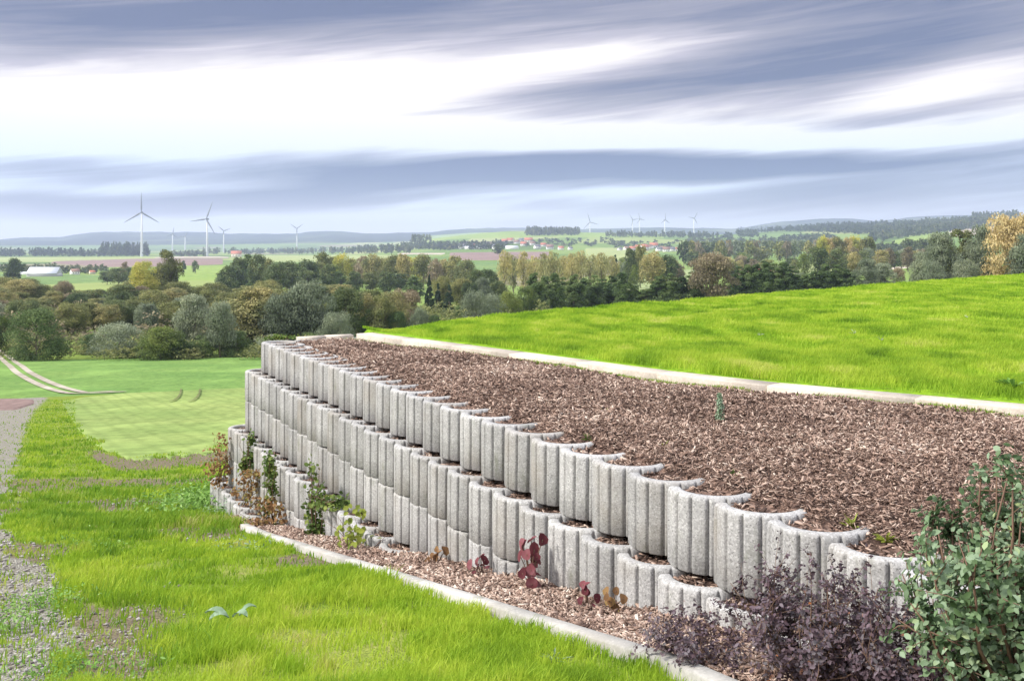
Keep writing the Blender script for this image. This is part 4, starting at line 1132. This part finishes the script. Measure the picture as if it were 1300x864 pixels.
G = 'of the poplar row near the centre'
for i, x in enumerate([640, 652, 665, 678, 690, 702, 714, 727, 738, 750, 764, 776]): T('poplar', x, 330 + (i * 31) % 50, 319 + (i * 5) % 8, 36, G)
Hh = 'of the alder row behind the field'
for i, x in enumerate([678, 692, 704, 716, 729, 742, 754, 766, 778, 790]): T('alder', x, 225 + (i * 17) % 30, 346 + (i * 5) % 9, 34, Hh)
for a in [(805, 362, 24), (820, 366, 24), (838, 349, 26), (852, 347, 26), (866, 351, 26), (880, 345, 28)]: T('alder', a[0], 235, a[1], a[2] * 1.3, Hh)
for i, x in enumerate([938, 949, 960, 971, 983, 995, 1006]): T('alder', x, 240, [338, 336, 335, 331, 334, 333, 338][i], 31, Hh)
for i, x in enumerate([1022, 1033, 1048, 1062, 1074, 1084]): T('alder', x, 245, [348, 344, 335, 336, 342, 345][i], 30, Hh)
I_ = 'standing singly behind the crop field'
for a in [('brown', 905, 230, 322, 68, 'round brown-topped tree'), ('willow', 1100, 235, 331, 34, 'grey shrubby tree'), ('willow', 1122, 240, 336, 34, 'second grey shrubby tree'), ('brown', 1140, 260, 340, 20, None), ('greybush', 1015, 250, 346, 24, None),
          ('willow', 1172, 210, 322, 36, None), ('willow', 1195, 200, 300, 52, 'tall grey-green tree'), ('olive', 1222, 205, 293, 54, 'tallest green tree at the right'), ('willow', 1246, 200, 291, 44, 'green-grey tree left of the orange one'), ('orange', 1284, 190, 277, 76, 'big orange tree at the right edge'), ('orange', 1262, 200, 330, 40, 'low orange shrub under the big orange tree'), ('greybush', 1185, 195, 332, 44, None), ('greybush', 1225, 195, 330, 46, None), ('willow', 1305, 185, 300, 60, None)]: T(*a[:5], I_, a[5])
J = 'of the trees below the red-roofed village'
kinds = ['olive', 'dark', 'brown', 'willow', 'dark', 'autumn', 'fresh', 'olive', 'dark']
for i in range(34):
    x = random.uniform(788, 1010); yt = random.uniform(307 if x > 880 else 322, 338)
    Yd = 380 + (338 - yt) * 24
    T(kinds[(i * 5) % 9], x, Yd, yt, random.uniform(14, 30), J)
for a in [('dark', 800, 420, 316, 22), ('olive', 813, 430, 313, 22), ('autumn', 830, 380, 320, 34), ('dark', 849, 400, 325, 26), ('dark', 735, 560, 331, 9), ('alder', 781, 560, 324, 10), ('dark', 895, 420, 330, 26), ('dark', 1038, 420, 314, 28), ('dark', 1062, 425, 316, 26), ('autumn', 1085, 430, 320, 18), ('dark', 1075, 440, 322, 18), ('fresh', 1020, 430, 323, 22)]: T(*a, J)
K_ = 'of the autumn row below the hills'
for i, x in enumerate(np.linspace(1046, 1102, 8)): T(['yellow', 'orange', 'autumn', 'autumn', 'orange', 'yellow', 'autumn', 'olive'][i], x, 620, 301 + (i * 3) % 5, 18, K_)
for i, x in enumerate(np.linspace(1085, 1195, 14)): T(['brown', 'dark', 'willow', 'brown', 'autumn'][i % 5], x, 520 + (i * 41) % 160, 314 + (i * 5) % 8, 20, J)
for i, x in enumerate(np.linspace(1150, 1195, 6)): T('dark', x, 1000, 303 + i % 2, 12, 'of the small copse on the right-hand slope')
for i, x in enumerate(np.linspace(868, 1045, 20)): T(['dark', 'olive', 'brown', 'willow'][i % 4], x, 900 + (i * 97) % 400, 306 + (i * 7) % 7, 16, J)
L_ = 'of the far copse on the green hill'
for i, x in enumerate(np.linspace(523, 546, 6)): T('dark', x, 3000, 297.5, 6.5, L_)
T('dark', 634, 1500, 310, 15, L_, 'single dark tree below the village, right')
for name_, lst in batches.items():
    lst.sort(key=lambda a: a[0]); cnt = {}
    for px, o, word, kind in lst:
        same = [q for q in lst if q[2] == word]
        if len(same) == 1: o['label'] = f'{word} {name_}'
        else:
            k = cnt.get(word, 0); cnt[word] = k + 1
            o['label'] = f'{word}, {ordinal(k)} from the left {name_}' if not name_.startswith('of') else f'{word}, {ordinal(k)} from the left {name_}'
        o['group'] = 'trees and bushes ' + name_
print('trees', sum(len(b) for b in batches.values()))

# far woods as masses
def wood(name, xs, top, bot, n, hm, kinds=('bluish',), crown_w=13, ymin=700, mat_=None):
    """n tree crowns scattered on the land seen between two picture curves"""
    v0, f0, t0, _ = crown('round', 12, 70, 1.5, 5)
    V = []; Tn = []
    px = rng.uniform(xs[0], xs[-1], n); fr = rng.uniform(0, 1, n)
    for x, k in zip(px, fr):
        a = np.interp(x, xs, top); b = np.interp(x, xs, bot); p = unproject(x, b + (a - b) * k, ymin)
        s = hm * rng.uniform(.5, 1.15) / 10; w = crown_w * rng.uniform(.6, 1.4) / 9.0
        th = rng.uniform(0, 6.28); c, sn = math.cos(th), math.sin(th)
        q = np.stack([(v0[:, 0] * c - v0[:, 1] * sn) * w + p[0], (v0[:, 0] * sn + v0[:, 1] * c) * w + p[1], v0[:, 2] * s + p[2] - 1], 1)
        V.append(q); Tn.append(np.clip(t0 * .5 + rng.uniform(0, .5), 0, 1))
    V = np.concatenate(V); nf = len(f0); ff = (f0[None] + (np.arange(n) * len(v0))[:, None, None]).reshape(-1, 4)
    return tag(mesh_obj(name, V, ff, mat_ or TM['bluish'], tint=np.concatenate(Tn)), kind='stuff')
wood('far_wood', [-80, 100, 140, 188], [324, 324, 323.5, 323.5], [326, 326, 326, 326], 260, 20, ymin=1800)
wood('far_wood', [205, 245, 262], [323, 323, 324], [326, 326, 326], 60, 14, ymin=1800)
wood('far_wood', [128, 188], [324, 324], [325.5, 325.5], 90, 32, ymin=1800)
wood('far_wood', [255, 320, 420, 520], [322, 321.5, 321, 320], [323.4, 323, 323, 322], 150, 20, ymin=2000)
wood('far_wood', [300, 420, 500, 640], [319.5, 318, 314, 311], [321.5, 321, 317, 316], 240, 16, ymin=1500)
wood('far_wood', [520, 640], [312, 311], [318, 317], 160, 14, ymin=1500)
wood('far_wood', [668, 735], [296, 295], [300, 299.5], 160, 24, ymin=2200)
wood('far_wood', [640, 700, 790], [305, 304, 304], [314, 313, 313], 90, 9, ymin=1500)
wood('far_wood', [770, 840, 930], [300, 300, 302], [302, 302, 305], 110, 20, ymin=1700)
wood('far_wood', [870, 940, 1060], [306, 305, 305], [318, 318, 316], 330, 14, ymin=900)
wood('far_wood', [780, 880], [308, 308], [316, 316], 60, 9, ymin=900)
wood('far_wood', [935, 1000, 1100, 1160], [290, 288, 286, 284], [297, 294, 298, 300], 900, 18, ymin=2000)
wood('far_wood', [935, 962], [297, 297], [302, 302], 60, 18, ymin=2000)
wood('far_wood', [1105, 1160, 1230, 1292], [290, 284, 280, 276], [309, 301, 292, 286.5], 900, 19, ymin=1300)
wood('far_wood', [1235, 1292], [279, 276], [281, 279], 120, 26, ymin=1300)
wood('far_wood', [0, 135], [340, 341], [346, 348], 90, 7, ymin=800, crown_w=8)
wood('far_wood', [1105, 1200], [318, 312], [330, 322], 130, 12, ymin=600)
wood('far_wood', [990, 1060], [302, 301], [307, 306], 90, 13, ymin=1200)
# undergrowth that closes the hedgerow's foot
def under(xs, yb, n, Y0, Y1, h, mk):
    v0, f0, t0, _ = crown('bush', 10, 260, .42, 8); V = []; Tn = []
    for i in range(n):
        x = rng.uniform(xs[0], xs[1]); Y = rng.uniform(Y0, Y1); X = (x - CX) / F * Y; z = float(ground_z(X, Y)); s = h * rng.uniform(.5, 1.2) / 10; w = h * rng.uniform(1, 1.9) / 10
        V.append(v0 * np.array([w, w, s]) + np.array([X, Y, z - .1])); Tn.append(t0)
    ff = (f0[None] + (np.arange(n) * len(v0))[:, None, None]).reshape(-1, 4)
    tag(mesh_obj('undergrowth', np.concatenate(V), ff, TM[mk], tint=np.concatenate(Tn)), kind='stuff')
under((-40, 440), 0, 110, 122, 150, 2.6, 'olive'); under((-40, 440), 0, 90, 150, 215, 4.5, 'brown'); under((440, 700), 0, 110, 165, 260, 4, 'olive'); under((660, 1180), 0, 95, 225, 262, 2.6, 'alder')
under((-40, 440), 0, 60, 215, 300, 5, 'dark')

# ------------------------------------------------------------------ wind turbines
m, nt = mat('turbine_paint'); finish(nt, (.62, .63, .65), .6); M['turb'] = m
m, nt = mat('turbine_grey_paint'); finish(nt, (.20, .22, .27), .6); M['turbg'] = m
def turbine(px, Y, hubpx, blade_px, angs, yaw, label, thick=1.0, zoff=0.0):
    X = (px - CX) / F * Y; z = float(ground_z(X, Y)) + zoff; hub = (HY - hubpx) * Y / F - z; L = blade_px * Y / F
    root = empty('wind_turbine', (X, Y, z)); tag(root, label, 'wind turbine', 'wind turbines in the distance')
    mb = MB(); mb.tube([[0, 0, -2], [0, 0, hub * .4], [0, 0, hub - 1.5]], [2.9 * thick, 2.3 * thick, 1.5 * thick], 14); mb.build('tower', M['turb'], root, True)
    cy, sy = math.cos(yaw), math.sin(yaw)
    def rt(p): return np.array([p[0] * cy - p[1] * sy, p[0] * sy + p[1] * cy, p[2]])
    mb = MB(); mb.tube([rt((0, 6.5, hub)), rt((0, 5, hub)), rt((0, -3, hub)), rt((0, -3.6, hub))], [1.2, 2.1 * thick, 2.1 * thick, 1.5], 8); mb.build('nacelle', M['turbg'], root)
    mb = MB(); mb.tube([rt((0, -3.7, hub)), rt((0, -5.4, hub)), rt((0, -6.6, hub))], [1.7 * thick, 1.6 * thick, .5], 10); mb.build('hub', M['turbg'], root, True)
    for a in angs:
        a = R(a); d = np.array([math.cos(a), 0, math.sin(a)]); c = np.array([-math.sin(a), 0, math.cos(a)]); vs = []
        st = [(0, .9, .9), (.06, 1.0, .8), (.2, 1.9, .5), (.5, 1.3, .3), (.8, .85, .2), (1, .25, .1)]
        for t, w, th in st:
            o_ = np.array([0, -4.8, hub]) + d * L * t
            for e, g in ((-1, 0), (0, 1), (1.0, 0), (0, -1)): vs.append(rt(o_ + c * e * w * thick + np.array([0, g * th, 0])))
        q = [[i * 4 + j, i * 4 + (j + 1) % 4, i * 4 + 4 + (j + 1) % 4, i * 4 + 4 + j] for i in range(5) for j in range(4)]
        mesh_obj('blade', vs, np.array(q + [[20, 21, 22, 23]]), M['turbg'], root)
turbine(180, 2400, 269.5, 25.5, (90, 212, -31), .12, 'left and larger of the two near wind turbines, one blade straight up', 1.15)
turbine(263, 2500, 278, 23.5, (67, 187, -57), -.25, 'second near wind turbine from the left, blade tilted right', 1.15)
turbine(219, 4600, 297, 9, (80, 200, -40), .5, 'faint white turbine tower between the two near turbines', 1.2)
turbine(235, 4800, 300, 8, (60, 180, -60), .6, 'faintest turbine just left of the second near one', 1.2)
turbine(284, 4200, 293, 9, (20, 140, -100), .3, 'small pale turbine right of the two near ones', 1.2)
turbine(377, 4400, 290, 10, (35, 145, -90), 0, 'pale turbine alone over the left-centre hills, two blades raised', 1.2)
turbine(749, 5200, 282, 12, (105, -15, 225), 0, 'leftmost turbine of the right-hand group on the ridge', 1.4)
turbine(803, 5300, 279, 9, (130, 10, -110), .5, 'second turbine of the right-hand ridge group', 1.4)
turbine(812, 5600, 278, 8, (110, -10, 230), .5, 'third turbine of the right-hand ridge group', 1.4)
turbine(844, 5200, 279, 9, (90, 210, -30), .6, 'fourth turbine of the right-hand ridge group', 1.4)
turbine(881, 5200, 277, 9, (60, 170, -60), .3, 'rightmost turbine on the ridge', 1.4)

# ------------------------------------------------------------------ houses
HM = {'white': simple('white_render', (.78, .77, .74), .9), 'cream': simple('cream_render', (.66, .60, .48), .9), 'grey': simple('grey_render', (.45, .45, .45), .9),
      'red': simple('red_roof_tiles', (.42, .16, .11), .8), 'brown': simple('brown_roof_tiles', (.24, .15, .12), .8), 'slate': simple('dark_roof_tiles', (.14, .14, .16), .7), 'metal': simple('pale_sheet_roof', (.66, .68, .72), .5), 'glass': simple('window_glass', (.05, .06, .08), .2)}
def house_proto(wall, roof, w=9, l=13, h=5, rh=4.2, chim=True, eave=.5, name='house'):
    root = empty(name)
    mb = MB(); mb.box((0, 0, h / 2 - .5), (l, w, h + 1))
    mb.add([[-l / 2, -w / 2, h], [-l / 2, w / 2, h], [-l / 2, 0, h + rh - .1], [l / 2, -w / 2, h], [l / 2, w / 2, h], [l / 2, 0, h + rh - .1]], t=[[0, 2, 1], [3, 4, 5]]); mb.build('walls', HM[wall], root)
    mb = MB(); e = eave; s = rh / (w / 2)
    for sg in (-1, 1):
        o1 = [[-l / 2 - e, sg * (w / 2 + e), h - e * s], [l / 2 + e, sg * (w / 2 + e), h - e * s], [l / 2 + e, 0, h + rh], [-l / 2 - e, 0, h + rh]]
        mb.add(o1 + [[p[0], p[1], p[2] + .3] for p in o1], [[0, 3, 2, 1], [4, 5, 6, 7], [0, 1, 5, 4], [0, 4, 7, 3], [1, 2, 6, 5], [2, 3, 7, 6]])
    rf = mb.build('roof', HM[roof], root)
    if chim: mb = MB(); mb.box((l * .2, .8, h + rh + .2), (.9, .9, 2.2)); mb.build('chimney', HM['brown'], rf)
    if name == 'house':
        for sg in (-1, 1):
            for x in (-l * .3, 0, l * .3): mb = MB(); mb.box((x, sg * (w / 2 + .04), h * .55), (1.3, .12, 1.4)); mb.build('window', HM['glass'], root)
    return root
hp = {}
def house(px, Y, wpx, kind, label, group, rz=None):
    X = (px - CX) / F * Y; z = float(ground_z(X, Y))
    if kind not in hp:
        hp[kind] = {'wr': lambda: house_proto('white', 'red'), 'wb': lambda: house_proto('white', 'brown'), 'ws': lambda: house_proto('white', 'slate'), 'cr': lambda: house_proto('cream', 'red', 10, 16, 6, 4.5),
                    'hall': lambda: house_proto('white', 'metal', 16, 30, 5, 3, False, .5, 'hall'), 'barn': lambda: house_proto('grey', 'metal', 22, 26, 3.2, 5.6, False, .6, 'barn')}[kind](); o = hp[kind]
    else: o = copy_tree(hp[kind])
    o.location = (X, Y, z + .2); o.rotation_euler = (0, 0, random.uniform(-.6, .6) if rz is None else rz)
    s = 1.12 * wpx * Y / F / {'hall': 30, 'barn': 26, 'cr': 16}.get(kind, 13); o.scale = (s, s, s)
    tag(o, label, {'hall': 'hall', 'barn': 'barn'}.get(kind, 'house'), group)
house(57, 830, 31, 'barn', 'large pale-roofed barn among dark trees at the left', None, .15)
house(33, 900, 12, 'hall', 'small low hall left of the pale-roofed barn', None, 0)
house(95, 900, 9, 'wb', 'small white house right of the pale-roofed barn', None, .8)
house(117, 920, 6, 'cr', 'tiny cream house farther right of the barn', None, .8)
house(300, 2250, 11, 'cr', 'red-roofed farmhouse behind the second near turbine', None, .2)
nm1 = [(587, 'ws', 2350, 8), (597, 'hall', 2300, 12), (604, 'wr', 2380, 6), (612, 'hall', 2260, 13), (622, 'wb', 2350, 7), (630, 'ws', 2200, 8), (641, 'wr', 2600, 7), (648, 'cr', 2650, 8), (650, 'hall', 2180, 14), (656, 'wb', 2550, 6), (662, 'ws', 2700, 6), (665, 'wr', 2400, 7), (671, 'cr', 2620, 9), (676, 'wb', 2450, 6), (682, 'ws', 2200, 7), (690, 'wr', 2350, 6), (698, 'wb', 2150, 8), (712, 'wr', 2100, 6), (724, 'ws', 2100, 5)]
for i, (x, k, Y, w) in enumerate(nm1): house(x, Y, w, k, f'house or hall of the pale village, {ordinal(i)} from the left', 'buildings of the pale village in the centre')
nm2 = [(787, 'ws', 2000, 5), (795, 'wb', 2050, 6), (803, 'wr', 2000, 7), (811, 'cr', 2150, 8), (818, 'wr', 2100, 9), (824, 'wb', 2200, 7), (830, 'wr', 2250, 9), (837, 'ws', 1900, 7), (841, 'wb', 2100, 6), (846, 'wb', 1850, 8), (853, 'ws', 1900, 7), (861, 'wr', 1950, 6), (868, 'wb', 1850, 7), (909, 'wr', 1500, 5), (976, 'ws', 1450, 4)]
for i, (x, k, Y, w) in enumerate(nm2): house(x, Y, w, k, f'house of the red-roofed village, {ordinal(i)} from the left', 'houses of the red-roofed village')
for i, (x, k, Y, w) in enumerate([(905, 'cr', 640, 18), (946, 'wr', 560, 8), (966, 'cr', 560, 12), (975, 'wr', 640, 8), (988, 'cr', 620, 11), (1110, 'ws', 640, 6)]):
    o = house(x, Y, w, k, f'red-roofed house among the trees behind the alder row, {ordinal(i)} from the left', 'houses among the trees on the right')

# ------------------------------------------------------------------ sky, light, air, camera
SUN_AZ, SUN_EL = R(-105), R(42)
W = bpy.data.worlds.new('World'); S.world = W; W.use_nodes = True
nt = NT(W.node_tree)
sky = nt.n('ShaderNodeTexSky', sky_type='NISHITA', sun_disc=False, sun_elevation=SUN_EL, sun_rotation=SUN_AZ)
bg1 = nt.n('ShaderNodeBackground', inp={'Color': sky.outputs[0], 'Strength': .12})
dirv = nt.n('ShaderNodeTexCoord').outputs['Generated']
sp = nt.n('ShaderNodeSeparateXYZ', inp={0: dirv})
az = nt.math('ARCTAN2', sp.outputs[0], sp.outputs[1]); el = nt.math('ARCSINE', sp.outputs[2])
def sk(px, py):
    a = math.atan((px - CX) / F); return a, math.atan((HY - py) / F * math.cos(a))
def cloud_noise(sx, sy, tilt, seed, detail=5, rough=.5, dist=.3):
    e = nt.math('ADD', el, nt.math('MULTIPLY', az, -tilt))
    v = nt.n('ShaderNodeCombineXYZ', inp={0: nt.math('MULTIPLY', az, sx), 1: nt.math('MULTIPLY', e, sy), 2: seed})
    return nt.noise(v.outputs[0], 1.0, detail, rough, dist)
warp = cloud_noise(3.0, 12, .05, 2.2, 3)
elw = nt.math('ADD', el, nt.math('MULTIPLY_ADD', warp, .03, -.015))
def blob(px, py, sxp, syp, tilt, amp):
    a0, e0 = sk(px, py); sa = sxp / F; se = syp / F
    da = nt.math('SUBTRACT', az, a0)
    x = nt.math('DIVIDE', da, sa)
    y = nt.math('DIVIDE', nt.math('SUBTRACT', nt.math('SUBTRACT', elw, e0), nt.math('MULTIPLY', da, tilt)), se)
    q = nt.math('ADD', nt.math('MULTIPLY', x, x), nt.math('MULTIPLY', y, y))
    return nt.math('MULTIPLY', nt.math('EXPONENT', nt.math('MULTIPLY', q, -1.0)), amp)
n1 = cloud_noise(2.2, 17, .10, 0.0, 6, .55, .6); n2 = cloud_noise(3.5, 60, .10, 5.0, 4, .6, .8); n3 = cloud_noise(1.2, 7, .08, 9.0, 3, .5, .3)
Dn = nt.math('MULTIPLY_ADD', n1, 1.15, -.50)
Dn = nt.math('ADD', Dn, nt.math('MULTIPLY_ADD', n2, .80, -.40)); Dn = nt.math('ADD', Dn, nt.math('MULTIPLY_ADD', n3, .5, -.22))
for b in [(60, 10, 420, 62, .07, .75), (560, -25, 380, 45, .06, .55), (1050, 15, 420, 46, .0, .75), (1180, 48, 160, 22, .1, .35), (800, 116, 330, 28, .10, .75), (1050, 112, 260, 40, .0, .30), (1135, 148, 110, 12, .10, .40), (520, 148, 110, 7, .05, .25),
          (60, 222, 190, 13, .03, .42), (480, 230, 240, 12, .11, 1.0), (690, 217, 360, 15, .0, 1.25), (140, 262, 330, 12, .05, 1.0), (960, 210, 220, 14, -.02, .35), (1150, 238, 320, 30, .02, .45), (900, 263, 250, 12, .03, .45), (450, 258, 260, 8, .06, .35),
          (230, 140, 460, 46, .05, -.85), (650, 175, 300, 18, -.02, -.5), (760, 70, 170, 20, .10, -.45), (1000, 178, 300, 12, -.02, -.4), (1190, 110, 90, 22, .15, -.45), (350, 285, 500, 9, .03, -.35), (850, 240, 260, 6, .05, -.35)]:
    Dn = nt.math('ADD', Dn, blob(*b))
cl = nt.ramp(Dn, [(0, (1.10, 1.07, 1.06)), (.13, (.93, .915, .95)), (.34, (.60, .59, .69)), (.60, (.35, .365, .47)), (.95, (.14, .18, .32))])
low = nt.n('ShaderNodeMapRange', inp={0: el, 1: .13, 2: .08}).outputs[0]
cl = nt.mix(low, cl, nt.mix(1.0, cl, (.80, .95, 1.10), 'MULTIPLY'))
cl = nt.mix(nt.n('ShaderNodeMapRange', inp={0: el, 1: .10, 2: .16}).outputs[0], cl, nt.mix(1.0, cl, (1.03, .99, .98), 'MULTIPLY'))
# warm pale band just above the horizon
wb = nt.math('EXPONENT', nt.math('MULTIPLY', nt.math('POWER', nt.math('DIVIDE', el, .035), 2.0), -1.0))
cl = nt.mix(nt.math('MULTIPLY', wb, .6), cl, (1.35, 1.2, 1.12))
# overcast sky grows brighter towards the zenith
zen = nt.n('ShaderNodeMapRange', inp={0: el, 1: .26, 2: 1.0, 3: 1.0, 4: 1.9}).outputs[0]
zc = nt.mix(nt.n('ShaderNodeMapRange', inp={0: el, 1: .24, 2: .6}).outputs[0], cl, (.86, .89, 1.0))
SKY_K = .62
bg2 = nt.n('ShaderNodeBackground', inp={'Color': zc, 'Strength': nt.math('MULTIPLY', zen, SKY_K)})
mx = nt.n('ShaderNodeMixShader', inp={0: .965}); nt.t.links.new(bg1.outputs[0], mx.inputs[1]); nt.t.links.new(bg2.outputs[0], mx.inputs[2])
o = nt.n('ShaderNodeOutputWorld'); nt.t.links.new(mx.outputs[0], o.inputs[0])

L = bpy.data.lights.new('sun', 'SUN'); L.energy = 3.4; L.angle = R(8); L.color = (1, .95, .87)
lo = bpy.data.objects.new('sun', L); COL.objects.link(lo)
sv = Vector((math.sin(SUN_AZ) * math.cos(SUN_EL), math.cos(SUN_AZ) * math.cos(SUN_EL), math.sin(SUN_EL)))
lo.rotation_euler = (-sv).to_track_quat('-Z', 'Y').to_euler()

# air: one closed box of even haze
mb = MB(); x0, x1, y0, y1, z0, z1 = -14000, 14000, -60, 12800, -140, 330
mb.box(((x0 + x1) / 2, (y0 + y1) / 2, (z0 + z1) / 2), (x1 - x0, y1 - y0, z1 - z0))
m = bpy.data.materials.new('haze_air'); m.use_nodes = True; nt = NT(m.node_tree)
pv = nt.n('ShaderNodeVolumePrincipled', inp={'Color': (.63, .71, .98, 1), 'Density': .00012, 'Anisotropy': .2})
o = nt.n('ShaderNodeOutputMaterial'); nt.t.links.new(pv.outputs[0], o.inputs['Volume'])
tag(mb.build('haze', m), kind='stuff')

cam = bpy.data.cameras.new('camera'); co = bpy.data.objects.new('camera', cam); COL.objects.link(co)
cam.lens = 35; cam.sensor_width = 36; cam.sensor_fit = 'HORIZONTAL'; cam.clip_start = .05; cam.clip_end = 60000
cam.shift_y = -(432 - HY) / 1300.0
co.location = (0, 0, 0); co.rotation_euler = (R(90), 0, 0)
S.camera = co
S.view_settings.view_transform = 'Standard'; S.view_settings.look = 'None'; S.view_settings.gamma = 1; S.view_settings.exposure = .70
S.render.engine = 'CYCLES'
cy = S.cycles; cy.use_denoising = True; cy.max_bounces = 6; cy.diffuse_bounces = 3; cy.transmission_bounces = 4; cy.volume_bounces = 1; cy.transparent_max_bounces = 4
cy.use_adaptive_sampling = True
